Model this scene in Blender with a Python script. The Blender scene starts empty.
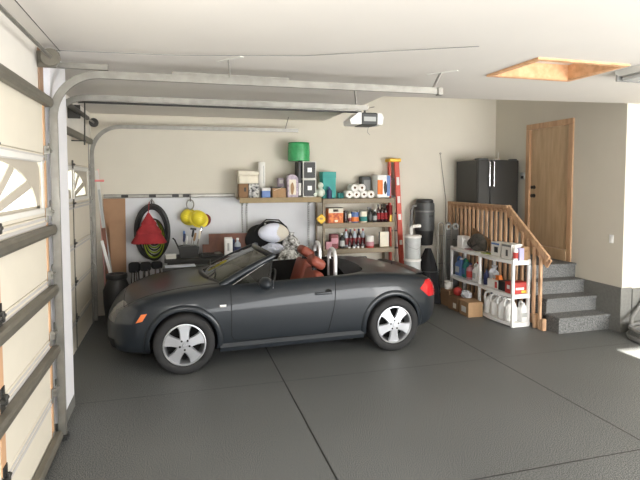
import bpy, bmesh, math, random
from mathutils import Vector, Matrix
from mathutils.bvhtree import BVHTree

S = bpy.context.scene
COL = S.collection
R = math.radians
random.seed(7)

# ------------------------------------------------------------------ helpers
def lin(c):
    return tuple(((v / 255) / 12.92 if v / 255 <= .04045 else ((v / 255 + .055) / 1.055) ** 2.4) for v in c)

def mat(name, rgb, rough=.6, metal=0., var=.06, scale=8., bump=0., bscale=60., coat=0., alpha=1., trans=0., emis=0., rgb2=None):
    m = bpy.data.materials.new(name)
    m.use_nodes = True
    nt = m.node_tree
    N, L = nt.nodes, nt.links
    b = N['Principled BSDF']
    b.inputs['Roughness'].default_value = rough
    b.inputs['Metallic'].default_value = metal
    if coat:
        b.inputs['Coat Weight'].default_value = coat
        b.inputs['Coat Roughness'].default_value = .06
    if trans:
        b.inputs['Transmission Weight'].default_value = trans
    if alpha < 1:
        b.inputs['Alpha'].default_value = alpha
    c = lin(rgb)
    tc = N.new('ShaderNodeTexCoord')
    nz = N.new('ShaderNodeTexNoise')
    nz.inputs['Scale'].default_value = scale
    nz.inputs['Detail'].default_value = 3
    L.new(tc.outputs['Object'], nz.inputs['Vector'])
    rp = N.new('ShaderNodeValToRGB')
    c2 = lin(rgb2) if rgb2 else c
    k0, k1 = (1 - var), (1 + var)
    rp.color_ramp.elements[0].position = .35
    rp.color_ramp.elements[1].position = .65
    rp.color_ramp.elements[0].color = (c[0] * k0, c[1] * k0, c[2] * k0, 1)
    rp.color_ramp.elements[1].color = (c2[0] * k1, c2[1] * k1, c2[2] * k1, 1)
    L.new(nz.outputs['Fac'], rp.inputs['Fac'])
    L.new(rp.outputs['Color'], b.inputs['Base Color'])
    if emis:
        L.new(rp.outputs['Color'], b.inputs['Emission Color'])
        b.inputs['Emission Strength'].default_value = emis
    if bump:
        n2 = N.new('ShaderNodeTexNoise')
        n2.inputs['Scale'].default_value = bscale
        n2.inputs['Detail'].default_value = 2
        L.new(tc.outputs['Object'], n2.inputs['Vector'])
        bp = N.new('ShaderNodeBump')
        bp.inputs['Strength'].default_value = bump
        bp.inputs['Distance'].default_value = .01
        L.new(n2.outputs['Fac'], bp.inputs['Height'])
        L.new(bp.outputs['Normal'], b.inputs['Normal'])
    return m

def glassy(name, rgb, fac=.12, rough=.05):
    m = bpy.data.materials.new(name)
    m.use_nodes = True
    nt = m.node_tree
    N, L = nt.nodes, nt.links
    N.remove(N['Principled BSDF'])
    t = N.new('ShaderNodeBsdfTransparent')
    t.inputs[0].default_value = (*lin(rgb), 1)
    g = N.new('ShaderNodeBsdfGlossy')
    g.inputs['Roughness'].default_value = rough
    fr = N.new('ShaderNodeLayerWeight')
    pw = N.new('ShaderNodeMath'); pw.operation = 'POWER'; pw.inputs[1].default_value = 4
    L.new(fr.outputs['Facing'], pw.inputs[0])
    ad = N.new('ShaderNodeMath'); ad.operation = 'MULTIPLY_ADD'
    ad.inputs[1].default_value = .6 if fac > .05 else .12
    ad.inputs[2].default_value = fac
    L.new(pw.outputs[0], ad.inputs[0])
    mx = N.new('ShaderNodeMixShader')
    L.new(ad.outputs[0], mx.inputs[0])
    L.new(t.outputs[0], mx.inputs[1])
    L.new(g.outputs[0], mx.inputs[2])
    L.new(mx.outputs[0], N['Material Output'].inputs[0])
    return m

def wood(name, a, b, sx=3, sy=3, sz=.5, rough=.5):
    m = mat(name, a, rough)
    nt = m.node_tree
    N, L = nt.nodes, nt.links
    nz = [n for n in N if n.type == 'TEX_NOISE'][0]
    tc = [n for n in N if n.type == 'TEX_COORD'][0]
    rp = [n for n in N if n.type == 'VALTORGB'][0]
    mp = N.new('ShaderNodeMapping')
    mp.inputs['Scale'].default_value = (sx, sy, sz)
    L.new(tc.outputs['Object'], mp.inputs[0])
    L.new(mp.outputs[0], nz.inputs['Vector'])
    nz.inputs['Scale'].default_value = 6
    nz.inputs['Detail'].default_value = 5
    rp.color_ramp.elements[0].color = (*lin(a), 1)
    rp.color_ramp.elements[1].color = (*lin(b), 1)
    return m

class MB:
    def __init__(s):
        s.bm = bmesh.new()
    def _add(s, verts, faces):
        v = [s.bm.verts.new(p) for p in verts]
        out = []
        for f in faces:
            try:
                out.append(s.bm.faces.new([v[i] for i in f]))
            except ValueError:
                pass
        return v, out
    def box(s, x0, x1, y0, y1, z0, z1, bev=0, M=None, seg=1):
        P = [(x, y, z) for z in (z0, z1) for y in (y0, y1) for x in (x0, x1)]
        v, f = s._add(P, [(0, 2, 3, 1), (4, 5, 7, 6), (0, 1, 5, 4), (2, 6, 7, 3), (0, 4, 6, 2), (1, 3, 7, 5)])
        if bev:
            e = list({e for q in f for e in q.edges})
            r = bmesh.ops.bevel(s.bm, geom=e, offset=bev, segments=seg, affect='EDGES', profile=.5)
            v = list({w for q in r['faces'] for w in q.verts} | {w for w in v if w.is_valid})
        if M is not None:
            bmesh.ops.transform(s.bm, matrix=M, verts=v)
        return s
    def cbox(s, c, d, bev=0, M=None, seg=1):
        return s.box(c[0] - d[0] / 2, c[0] + d[0] / 2, c[1] - d[1] / 2, c[1] + d[1] / 2, c[2] - d[2] / 2, c[2] + d[2] / 2, bev, M, seg)
    def tube(s, pts, r, seg=8, closed=False, caps=True, flat=None):
        pts = [Vector(p) for p in pts]
        n = len(pts)
        rs = r if isinstance(r, (list, tuple)) else [r] * n
        rings = []
        up = None
        for i, p in enumerate(pts):
            a = pts[(i - 1) % n] if (closed or i > 0) else p
            b = pts[(i + 1) % n] if (closed or i < n - 1) else p
            t = (b - a)
            t = t.normalized() if t.length > 1e-9 else Vector((0, 0, 1))
            if up is None:
                up = Vector((0, 0, 1)) if abs(t.z) < .9 else Vector((0, 1, 0))
            u = t.cross(up)
            if u.length < 1e-5:
                u = t.cross(Vector((1, .3, .2)))
            u.normalize()
            w = u.cross(t).normalized()
            up = w
            rr = rs[i]
            fl = flat or 1
            rings.append([s.bm.verts.new(p + u * rr * math.cos(2 * math.pi * k / seg) + w * rr * fl * math.sin(2 * math.pi * k / seg)) for k in range(seg)])
        m = n if closed else n - 1
        for i in range(m):
            A, B = rings[i], rings[(i + 1) % n]
            for k in range(seg):
                try:
                    s.bm.faces.new((A[k], A[(k + 1) % seg], B[(k + 1) % seg], B[k]))
                except ValueError:
                    pass
        if not closed and caps:
            for rg in (rings[0], rings[-1]):
                try:
                    s.bm.faces.new(rg)
                except ValueError:
                    pass
        return s
    def bar(s, p0, p1, w, d, up=(0, 0, 1), bev=0):
        p0, p1 = Vector(p0), Vector(p1)
        t = (p1 - p0)
        l = t.length
        t.normalize()
        u = t.cross(Vector(up))
        if u.length < 1e-5:
            u = t.cross(Vector((0, 1, 0)))
        u.normalize()
        v = u.cross(t)
        M = Matrix((u, v, t)).transposed().to_4x4()
        M.translation = p0
        return s.box(-w / 2, w / 2, -d / 2, d / 2, 0, l, bev, M)
    def lathe(s, prof, seg=20, c=(0, 0, 0), axis='z', a0=0, a1=2 * math.pi):
        full = abs(a1 - a0 - 2 * math.pi) < 1e-6
        n = seg if full else seg + 1
        rings = []
        for r, h in prof:
            ring = []
            if r < 1e-6:
                p = {'z': (0, 0, h), 'y': (0, h, 0), 'x': (h, 0, 0)}[axis]
                ring = [s.bm.verts.new(Vector(c) + Vector(p))]
            else:
                for k in range(n):
                    a = a0 + (a1 - a0) * k / seg
                    ca, sa = r * math.cos(a), r * math.sin(a)
                    p = {'z': (ca, sa, h), 'y': (ca, h, sa), 'x': (h, ca, sa)}[axis]
                    ring.append(s.bm.verts.new(Vector(c) + Vector(p)))
            rings.append(ring)
        for A, B in zip(rings, rings[1:]):
            for k in range(seg):
                k2 = (k + 1) % n if full else k + 1
                q = []
                for w in (A[k % len(A)] if len(A) > 1 else A[0], A[k2] if len(A) > 1 else A[0], B[k2] if len(B) > 1 else B[0], B[k % len(B)] if len(B) > 1 else B[0]):
                    if w not in q:
                        q.append(w)
                if len(q) > 2:
                    try:
                        s.bm.faces.new(q)
                    except ValueError:
                        pass
        return s
    def cyl(s, c, r, h, axis='z', seg=20, r2=None, bev=.0):
        r2 = r if r2 is None else r2
        b = bev
        pr = [(0, 0), (r - b, 0), (r, b), (r2, h - b), (r2 - b, h), (0, h)] if b else [(0, 0), (r, 0), (r2, h), (0, h)]
        return s.lathe(pr, seg, c, axis)
    def prism(s, poly, axis, a0, a1, M=None):
        def P(u, v, a):
            return {'x': (a, u, v), 'y': (u, a, v), 'z': (u, v, a)}[axis]
        n = len(poly)
        V = [P(u, v, a0) for u, v in poly] + [P(u, v, a1) for u, v in poly]
        F = [tuple(range(n)), tuple(range(2 * n - 1, n - 1, -1))] + [(i, (i + 1) % n, n + (i + 1) % n, n + i) for i in range(n)]
        v, f = s._add(V, F)
        if M is not None:
            bmesh.ops.transform(s.bm, matrix=M, verts=v)
        return s
    def blob(s, c, r, noise=.0, seed=0, sub=3, M=None):
        d = bmesh.ops.create_icosphere(s.bm, subdivisions=sub, radius=1)
        rnd = random.Random(seed)
        ph = [(Vector((rnd.uniform(-1, 1), rnd.uniform(-1, 1), rnd.uniform(-1, 1))) * rnd.uniform(2, 7), rnd.uniform(0, 6), rnd.uniform(.3, 1)) for _ in range(9)]
        for v in d['verts']:
            k = 1 + noise * sum(a * math.sin(v.co.dot(q) + p) for q, p, a in ph) / 3
            v.co = Vector((v.co.x * r[0] * k + c[0], v.co.y * r[1] * k + c[1], v.co.z * r[2] * k + c[2]))
        if M is not None:
            bmesh.ops.transform(s.bm, matrix=M, verts=d['verts'])
        return s

def obj(name, mb, m, parent=None, smooth=None, loc=None):
    me = bpy.data.meshes.new(name)
    bm = mb.bm if isinstance(mb, MB) else mb
    bmesh.ops.recalc_face_normals(bm, faces=bm.faces)
    bm.to_mesh(me)
    bm.free()
    for q in (m if isinstance(m, (list, tuple)) else [m]):
        me.materials.append(q)
    if smooth:
        for p in me.polygons:
            p.use_smooth = True
        me.set_sharp_from_angle(angle=R(smooth if smooth > 1 else 40))
    o = bpy.data.objects.new(name, me)
    COL.objects.link(o)
    if parent:
        o.parent = parent
    if loc:
        o.location = loc
    return o

def tag(o, label, cat, group=None):
    o['label'] = label
    o['category'] = cat
    if group:
        o['group'] = group
    return o

def thing(name, label, cat, loc=(0, 0, 0), rz=0, group=None):
    o = bpy.data.objects.new(name, None)
    o.empty_display_size = .05
    COL.objects.link(o)
    o.location = loc
    o.rotation_euler = (0, 0, rz)
    return tag(o, label, cat, group)

def struct(name, mb, m, parent=None, smooth=None):
    o = obj(name, mb, m, parent, smooth)
    if parent is None:
        o['kind'] = 'structure'
    return o

def copy_tree(o, parent=None):
    c = o.copy()
    COL.objects.link(c)
    c.parent = parent
    for ch in list(o.children):
        copy_tree(ch, c)
    return c

# ------------------------------------------------------------------ materials
M = {}
M['wall'] = mat('painted_wall', (210, 204, 190), .85, var=.015, scale=2, bump=.04, bscale=90)
M['wall_white'] = mat('white_wall', (226, 222, 214), .85, var=.01, bump=.03)
M['ceil'] = mat('ceiling_paint', (216, 211, 204), .9, var=.012, scale=1.5, bump=.05, bscale=80)
M['panel_white'] = mat('white_wall_board', (206, 207, 210), .6, var=.01)
M['tan_dull'] = mat('tan_plank', (150, 122, 100), .8)
M['grey_base'] = mat('grey_base', (112, 112, 108), .7, var=.08, scale=30)
M['door_cream'] = mat('cream_door_panel', (222, 215, 199), .55, var=.01)
M['steel'] = mat('galvanised_steel', (150, 148, 142), .42, .75, var=.1, scale=12)
M['strut'] = mat('painted_strut', (112, 108, 98), .5, .35, var=.08)
M['steel_dark'] = mat('dark_steel', (70, 69, 66), .5, .6, var=.1)
M['ridge'] = mat('pressed_ridge', (196, 193, 190), .6, var=.01)
M['grille'] = mat('fan_grille_shaded', (186, 178, 164), .6, var=.01)  # greyed cream: the fan's backlit shade is put into its colour
M['tan_edge'] = mat('tan_tape', (200, 160, 125), .7)
M['white_paint'] = mat('white_paint', (236, 236, 240), .6, var=.01)
M['oak'] = wood('oak', (184, 146, 112), (204, 166, 130))
M['oak_rail'] = wood('railing_oak', (170, 134, 102), (204, 166, 130), 4, 4, 1)
M['door_wood'] = wood('door_veneer', (184, 156, 122), (200, 172, 138), 2.5, 2.5, .35)
M['hatch_wood'] = wood('hatch_wood', (206, 158, 116), (226, 180, 138), 3, 3, 3)
M['carpet'] = mat('step_coating', (72, 73, 72),   .95, var=.16, scale=110, bump=.1, bscale=200, rgb2=(124, 125, 124))
M['black'] = mat('black_plastic', (36, 36, 36), .5, var=.1)
M['black_soft'] = mat('black_fabric', (32, 32, 34), .95, var=.2, bump=.2, bscale=40)
M['fridge'] = mat('fridge_black', (38, 38, 36), .35, var=.04)
M['chrome'] = mat('chrome', (225, 225, 228), .15, 1., var=.01)
M['hoop'] = mat('bright_tube', (235, 235, 236), .35, .6, var=.01)
M['white'] = mat('white_plastic', (236, 236, 234), .45, var=.01)
M['white_dull'] = mat('white_card', (222, 220, 214), .7, var=.02)
M['card'] = mat('cardboard', (164, 132, 98), .9, var=.05, scale=20)
M['card_d'] = mat('dark_cardboard', (132, 102, 74), .9, var=.05, scale=20)
M['fiber'] = mat('brown_fibreboard', (160, 126, 98), .9, var=.04, scale=6)
M['brown'] = wood('dark_board', (96, 54, 36), (116, 68, 46), 3, 3, .6)
M['red'] = mat('red', (176, 56, 50), .6)
M['red_fabric'] = mat('red_fabric', (142, 36, 40), .85, var=.12, bump=.2)
M['ladder_red'] = mat('ladder_fibreglass', (196, 76, 56), .5, var=.04)
M['yellow'] = mat('yellow_shell', (228, 210, 56), .4, var=.03)
M['yellow_l'] = mat('ladder_yellow', (236, 186, 50), .5)
M['maroon'] = mat('maroon', (110, 24, 30), .5)
M['green'] = mat('green_wrap', (66, 160, 100), .25, var=.1, scale=14, bump=.15, bscale=25)
M['teal'] = mat('teal_card', (68, 158, 152), .7)
M['teal_d'] = mat('dark_teal', (50, 128, 124), .7)  # darker teal of the jars, a can label and a jug
M['blue'] = mat('blue_plastic', (84, 116, 172), .45)
M['navy'] = mat('navy', (34, 44, 84), .5)
M['orange'] = mat('orange', (226, 124, 56), .6)
M['pink'] = mat('pink', (186, 134, 142), .6)
M['lilac'] = mat('lilac', (178, 164, 176), .6, var=.25, scale=25)
M['cream'] = mat('cream', (226, 219, 200), .7)
M['grey'] = mat('grey_plastic', (120, 120, 118), .55)
M['grey_l'] = mat('light_grey_plastic', (176, 178, 176), .5)
M['grey_d'] = mat('charcoal_plastic', (72, 74, 74), .5)
M['shelf_wood'] = mat('shelf_board', (150, 132, 100), .75, var=.05, scale=6)
M['shelf_steel'] = mat('beige_steel_shelf', (122, 108, 86), .55, .1, var=.05)
M['cola'] = mat('dark_drink', (44, 22, 24), .2, var=.1)
M['bench'] = mat('dark_bench', (52, 51, 50), .6, var=.1)
M['paint'] = mat('car_paint', (31, 36, 41), .40, .05, var=.02, coat=.3)
M['paint'].node_tree.nodes['Principled BSDF'].inputs['Specular IOR Level'].default_value = .3
M['tyre'] = mat('tyre_rubber', (34, 34, 35), .8, var=.1)
M['alloy'] = mat('alloy_silver', (192, 194, 198), .32, .75, var=.02)
M['well'] = mat('dark_underbody', (9, 9, 9), .9)
M['cabin'] = mat('dark_cabin', (20, 19, 19), .8)
M['leather'] = mat('terracotta_leather', (138, 70, 54), .55, var=.06, bump=.1)
M['amber'] = mat('amber_lens', (226, 116, 50), .2, coat=.5)
M['tail'] = mat('red_lens', (186, 20, 30), .15, coat=.5, emis=.08)
M['lens'] = mat('headlight_lens', (70, 72, 74), .2, .2, coat=.6)
M['seam'] = mat('seam_shadow', (10, 10, 11), .9)
M['glass'] = glassy('window_glass', (235, 240, 238), .02)
M['ws'] = glassy('windscreen_glass', (168, 176, 160), .10)
M['clear'] = mat('clear_plastic_film', (205, 208, 214), .2, var=.18, scale=10, bump=.5, bscale=14)
M['pillow'] = mat('white_pillow', (224, 228, 242), .9, var=.03, bump=.2, bscale=8)
M['pillow_c'] = mat('cream_pillow', (212, 206, 192), .9, var=.03, bump=.2, bscale=8)
M['paper'] = mat('tissue_paper', (234, 232, 226), .95, var=.02, bump=.1)
M['diamond'] = mat('yellow_sign', (226, 186, 62), .6)
M['bottle_clear'] = mat('clear_bottle', (170, 180, 190), .15, var=.1)
M['lime'] = mat('lime_cord', (150, 170, 50), .5, var=.1)
M['lamp_white'] = mat('fixture_white', (214, 214, 208), .5)
M['speckle_box'] = mat('patterned_card', (40, 40, 44), .7, var=.05, scale=22, rgb2=(210, 210, 205))
M['snack'] = mat('snack_card', (180, 70, 46), .6, var=.1, scale=22, rgb2=(214, 128, 60))
M['plush_white'] = mat('pale_ceramic', (214, 222, 208), .5)

def floor_mat():
    m = mat('epoxy_flake_floor', (56, 58, 58),   .55, var=.42, scale=130, bump=.0, bscale=300, rgb2=(110, 112, 111))
    nt = m.node_tree
    N, L = nt.nodes, nt.links
    b = N['Principled BSDF']
    rp = [n for n in N if n.type == 'VALTORGB'][0]
    rp.color_ramp.elements[0].position = .42
    rp.color_ramp.elements[1].position = .60
    geo = N.new('ShaderNodeNewGeometry')
    sp = N.new('ShaderNodeSeparateXYZ')
    L.new(geo.outputs['Position'], sp.inputs[0])
    last = None
    for ax, v, w in (('X', 1.02, .007), ('X', 3.467, .007), ('Y', 4.985, .004), ('Y', 2.948, .006), ('X', 5.9, .006)):
        s = N.new('ShaderNodeMath'); s.operation = 'SUBTRACT'; s.inputs[1].default_value = v
        L.new(sp.outputs[ax], s.inputs[0])
        a = N.new('ShaderNodeMath'); a.operation = 'ABSOLUTE'
        L.new(s.outputs[0], a.inputs[0])
        g = N.new('ShaderNodeMath'); g.operation = 'GREATER_THAN'; g.inputs[1].default_value = w
        L.new(a.outputs[0], g.inputs[0])
        if last is None:
            last = g
        else:
            mu = N.new('ShaderNodeMath'); mu.operation = 'MULTIPLY'
            L.new(last.outputs[0], mu.inputs[0]); L.new(g.outputs[0], mu.inputs[1])
            last = mu
    big = N.new('ShaderNodeTexNoise')
    big.inputs['Scale'].default_value = 1.2
    big.inputs['Detail'].default_value = 4
    mr = N.new('ShaderNodeMapRange')
    mr.inputs[3].default_value = .85
    mr.inputs[4].default_value = 1.15
    L.new(geo.outputs['Position'], big.inputs['Vector'])
    L.new(big.outputs['Fac'], mr.inputs[0])
    sc = N.new('ShaderNodeVectorMath'); sc.operation = 'SCALE'
    L.new(rp.outputs['Color'], sc.inputs[0]); L.new(mr.outputs[0], sc.inputs['Scale'])
    mx = N.new('ShaderNodeMix'); mx.data_type = 'RGBA'
    L.new(last.outputs[0], mx.inputs[0])
    mx.inputs[6].default_value = (.008, .008, .008, 1)
    L.new(sc.outputs[0], mx.inputs[7])
    L.new(mx.outputs[2], b.inputs['Base Color'])
    return m
M['floor'] = floor_mat()

# ------------------------------------------------------------------ room shell
WX, FX, BY, RX, CZ, HI = -.97, -1.22, 8.25, 5.72, 3.05, 3.9
struct('floor', MB().box(-1.6, 9.2, -2.2, 8.5, -.1, 0), M['floor'])
struct('wall_back', MB().box(-1.6, RX + .2, BY, BY + .15, 0, HI), M['wall'])
# left wall: near bay with its door opening, then a set-back far bay
w = MB()
w.box(WX - .2, WX, -1.4, -.7, 0, CZ); w.box(WX - .2, WX, -.7, 4.22, 2.68, CZ)
struct('wall_left_near', w, M['wall_white'])
struct('wall_left_post', MB().box(WX - .45, -.925, 4.37, 4.95, .11, CZ), M['white_paint'])
struct('wall_left_jamb', MB().box(WX - .2, -1.0, 4.21, 4.37, 0, CZ), M['white_paint'])
struct('baseboard_post', MB().box(WX - .45, -.92, 4.37, 4.955, 0, .11), M['grey_base'])
w = MB()
w.box(FX - .2, FX, 4.95, 5.40, 0, CZ); w.box(FX - .2, FX, 7.83, BY, 0, CZ); w.box(FX - .2, FX, 5.40, 7.83, 2.66, CZ)
struct('wall_left_far', w, M['wall_white'])
# right wall with house door opening, pier to the right of the stairs
w = MB()
w.box(RX, RX + .15, 7.29, BY, 0, HI); w.box(RX, RX + .15, 5.39, 6.39, 0, HI); w.box(RX, RX + .15, 6.39, 7.29, 2.9, HI); w.box(RX, RX + .15, 6.39, 7.29, 0, .80)
struct('wall_right', w, M['wall'])
struct('wall_right_pier', MB().box(RX + .15, 9.2, 5.39, 5.6, 0, HI), M['wall'])
struct('baseboard_right', MB().prism([(5.375, 0), (6.3, 0), (6.3, .6), (5.375, .6)], 'x', RX - .03, RX + .15), M['grey_base'])
struct('baseboard_pier', MB().box(RX + .151, 9.2, 5.36, 5.39, 0, .585), M['grey_base'])
# ceiling (lower part) with the attic hatch hole, and the higher part over the stairs
HX0, HX1, HY0, HY1 = 2.93, 3.78, 3.64, 4.27
cm = MB()
xs = [-1.6, 2.4, HX0, HX1, 9.2]
ys = [-2.2, HY0, HY1]
for i in range(4):
    for j in range(2):
        if i == 2 and j == 1:
            continue
        cm.box(xs[i], xs[i + 1], ys[j], ys[j + 1], CZ, CZ + .12)
cm.box(-1.6, 2.4, HY1, BY, CZ, CZ + .12)
cm.prism([(2.4, HY1), (9.2, HY1), (9.2, 5.39), (RX, 5.39), (2.4, 5.72)], 'z', CZ, CZ + .12)
bmesh.ops.remove_doubles(cm.bm, verts=cm.bm.verts, dist=1e-4)
struct('ceiling', cm, M['ceil'])
struct('ceiling_high', MB().box(2.2, RX + .2, 5.3, BY + .1, HI, HI + .1), M['ceil'])
struct('wall_soffit_side', MB().box(2.3, 2.4, 5.6, BY, CZ + .12, HI), M['ceil'])
struct('wall_soffit_front', MB().prism([(2.3, 5.73), (RX + .1, 5.39), (RX + .1, 5.30), (2.3, 5.63)], 'z', CZ + .12, HI), M['ceil'])
# front wall behind the viewpoint with an open bay on the right (sun and sky come in there)
w = MB()
w.box(-1.4, 5.07, -1.4, -1.2, 0, CZ); w.box(5.07, 8.0, -1.4, -1.2, 2.505, CZ); w.box(8.0, 9.2, -1.4, -1.2, 0, CZ)
struct('wall_front', w, M['wall'])
struct('wall_far_right', MB().box(9.2, 9.35, -1.4, 5.6, 0, CZ), M['wall'])
# driveway outside
struct('ground_outside', MB().box(-9, 16, -14, -2.2, -.12, -.02), mat('concrete_drive', (170, 168, 160), .9))
struct('ground_side', MB().box(-14, -1.6, -14, 14, -.12, -.02), mat('concrete_side', (176, 174, 168), .9))
# hatch: wooden frame in the ceiling
hatch = bpy.data.objects.new('trim_1', None); COL.objects.link(hatch); hatch['kind'] = 'structure'
hatch['label'] = 'wooden frame of the attic hatch set in the white ceiling'
f = MB()
t = .02
f.box(HX0, HX0 + t, HY0, HY1, CZ - .012, CZ + .13); f.box(HX1 - t, HX1, HY0, HY1, CZ - .012, CZ + .13)
f.box(HX0, HX1, HY0, HY0 + t, CZ - .012, CZ + .13); f.box(HX0, HX1, HY1 - t, HY1, CZ - .012, CZ + .13)
obj('frame', f, M['hatch_wood'], hatch)
f = MB(); c = .05
f.box(HX0 - c, HX0, HY0 - c, HY1 + c, CZ - .018, CZ); f.box(HX1, HX1 + c, HY0 - c, HY1 + c, CZ - .018, CZ)
f.box(HX0, HX1, HY0 - c, HY0, CZ - .018, CZ); f.box(HX0, HX1, HY1, HY1 + c, CZ - .018, CZ)
obj('casing', f, M['hatch_wood'], hatch)
obj('hatch_panel', MB().box(HX0, HX1, HY0, HY1, CZ + .13, CZ + .15), M['ceil'], hatch)
# white wall board and slotted rail on the back wall
struct('trim_2', MB().box(-.76, 2.24, BY - .012, BY, .12, 1.785), M['panel_white'])
# house door
hd = bpy.data.objects.new('door_1', None); COL.objects.link(hd); hd['kind'] = 'structure'
hd['label'] = 'plain wooden house door at the top of the grey steps'
obj('door_leaf', MB().box(RX + .02, RX + .06, 6.40, 7.28, .985, 2.885), M['door_wood'], hd)
f = MB()
f.box(RX - .022, RX + .02, 7.28, 7.37, .81, 2.884, .004); f.box(RX - .022, RX + .02, 6.31, 6.40, .81, 2.884, .004)
f.box(RX - .022, RX + .02, 6.31, 7.37, 2.885, 2.975, .005)
obj('door_frame', f, M['oak'], hd)
obj('threshold', MB().box(RX - .03, RX + .06, 6.40, 7.28, .81, .98, .004), M['door_wood'], hd)
for nm, z, r in (('door_knob', 1.79, .03), ('deadbolt', 1.93, .026)):
    k = MB().lathe([(0, 0), (.033, 0), (.033, -.008), (.012, -.012), (.012, -.03), (r, -.04), (r, -.055), (0, -.062)], 14, (RX + .02, 7.19, z), 'x')
    obj(nm, k, M['steel_dark'], hd, 40)

# ------------------------------------------------------------------ steps
SX0 = 4.86
st = bpy.data.objects.new('floor_steps', None); COL.objects.link(st); st['kind'] = 'structure'
st['label'] = 'four grey speckled steps up to the wooden house door'
fronts = [5.55, 5.79, 6.02, 6.22]
tops = [.215, .42, .61, .81]
for i in range(4):
    y1 = fronts[i + 1] + .06 if i < 3 else BY
    s = MB().box(SX0, RX - .03 if i < 3 else RX - .001, fronts[i], y1, 0, tops[i] - .03)
    s.box(SX0 - .01, RX - .03 if i < 3 else RX - .001, fronts[i] - .025, y1, tops[i] - .03, tops[i], .006)
    obj('step' if i < 3 else 'landing', s, M['carpet'], st)

# ------------------------------------------------------------------ garage doors
def sunburst(mb_open, cy, z0, ry, rz, x0, x1, y_end, z_top, spokes, sgn=-1):
    """a panel face with fan shaped openings: spoke bars and the surround outside an elliptic arc"""
    n = 24
    # surround: between arc and the rectangle
    arc = [(cy + sgn * -ry * math.cos(a), z0 + rz * math.sin(a)) for a in [i * math.pi / 2 / n for i in range(n + 1)]]
    outer = []
    for i in range(n + 1):
        a = i * math.pi / 2 / n
        dy, dz = math.cos(a), math.sin(a)
        k = 1e9
        if dy > 1e-6:
            k = min(k, abs(y_end - cy) / dy)
        if dz > 1e-6:
            k = min(k, (z_top - z0) / dz)
        outer.append((cy - sgn * dy * k, z0 + dz * k))
    for i in range(n):
        mb_open.prism([arc[i], arc[i + 1], outer[i + 1], outer[i]], 'x', x0, x1)
    for a in spokes:
        e = (cy - sgn * ry * math.cos(a) * 1.03, z0 + rz * math.sin(a) * 1.03)
        d = Vector((e[0] - cy, e[1] - z0)); l = d.length; d.normalize()
        nrm = Vector((-d.y, d.x)) * .035
        c0 = Vector((cy, z0)) + d * .02
        p = [c0 - nrm * .7, Vector(e) - nrm, Vector(e) + nrm, c0 + nrm * .7]
        mb_open.prism([tuple(q) for q in p], 'x', x0 + .002, x1 - .002)
    # hub
    hub = [(cy, z0)] + [(cy - sgn * .15 * math.cos(a), z0 + .1 * math.sin(a)) for a in [i * math.pi / 2 / 8 for i in range(9)]]
    mb_open.prism(hub, 'x', x0 + .001, x1 - .001)

def garage_door(idx, x, y0, y1, ncol, joints, label, strut_zs, win_row, stile_w=.06, windows=()):
    d = bpy.data.objects.new('door_%d' % idx, None); COL.objects.link(d); d['kind'] = 'structure'; d['label'] = label
    wcol = (y1 - y0) / ncol
    for r in range(len(joints) - 1):
        z0, z1 = joints[r], joints[r + 1]
        sec = MB()
        if r == win_row:
            sec.box(x - .05, x, y0, y1, z0 + .003, z0 + .05)
            sec.box(x - .05, x, y0, y1, z1 - .05, z1 - .003)
            zz0, zz1 = z0 + .05, z1 - .05
            for (wy0, wy1, cy, sgn) in windows:
                pass
            edges = sorted([y0] + [v for q in windows for v in q[:2]] + [y1])
            for a, b in zip(edges[0::2], edges[1::2]):
                if b > a + 1e-4:
                    sec.box(x - .05, x, a, b, zz0, zz1)
        else:
            sec.box(x - .05, x, y0, y1, z0 + .003, z1 - .003, .004)
            # pressed ridge line near the section's upper joint
        so = obj('door_section', sec, M['door_cream'], d)
        rid = MB().box(x, x + .005, y0 + .01, y1 - .01, z1 - .07, z1 - .045, .002).box(x, x + .005, y0 + .01, y1 - .01, z1 - .03, z1 - .012, .002)
        obj('ridge', rid, M['ridge'], so)
        if r == win_row:
            for (wy0, wy1, cy, sgn) in windows:
                g = MB().box(x - .0362, x - .036, wy0, wy1, zz0, zz1)
                obj('window_pane', g, M['glass'], so)
                fan = MB()
                ye = wy1 if sgn < 0 else wy0
                sunburst(fan, cy, zz0 + .015, abs(ye - cy) * .92, (zz1 - zz0) * .88, x - .026, x - .012, ye, zz1, [R(33), R(62)] if ncol > 2 else [R(30), R(60)], sgn)
                fan.box(x - .026, x - .012, wy0, wy1, zz0, zz0 + .03)
                obj('fan_grille', fan, M['grille'], so)
                fr = MB()
                b = .025
                fr.box(x, x + .012, wy0 - b, wy1 + b, zz0 - b, zz0 + .012, .003); fr.box(x, x + .012, wy0 - b, wy1 + b, zz1 - .012, zz1 + b, .003)
                fr.box(x, x + .012, wy0 - b, wy0 + .012, zz0, zz1); fr.box(x, x + .012, wy1 - .012, wy1 + b, zz0, zz1)
                obj('window_frame', fr, M['white_dull'], so)
    return d, wcol

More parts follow.
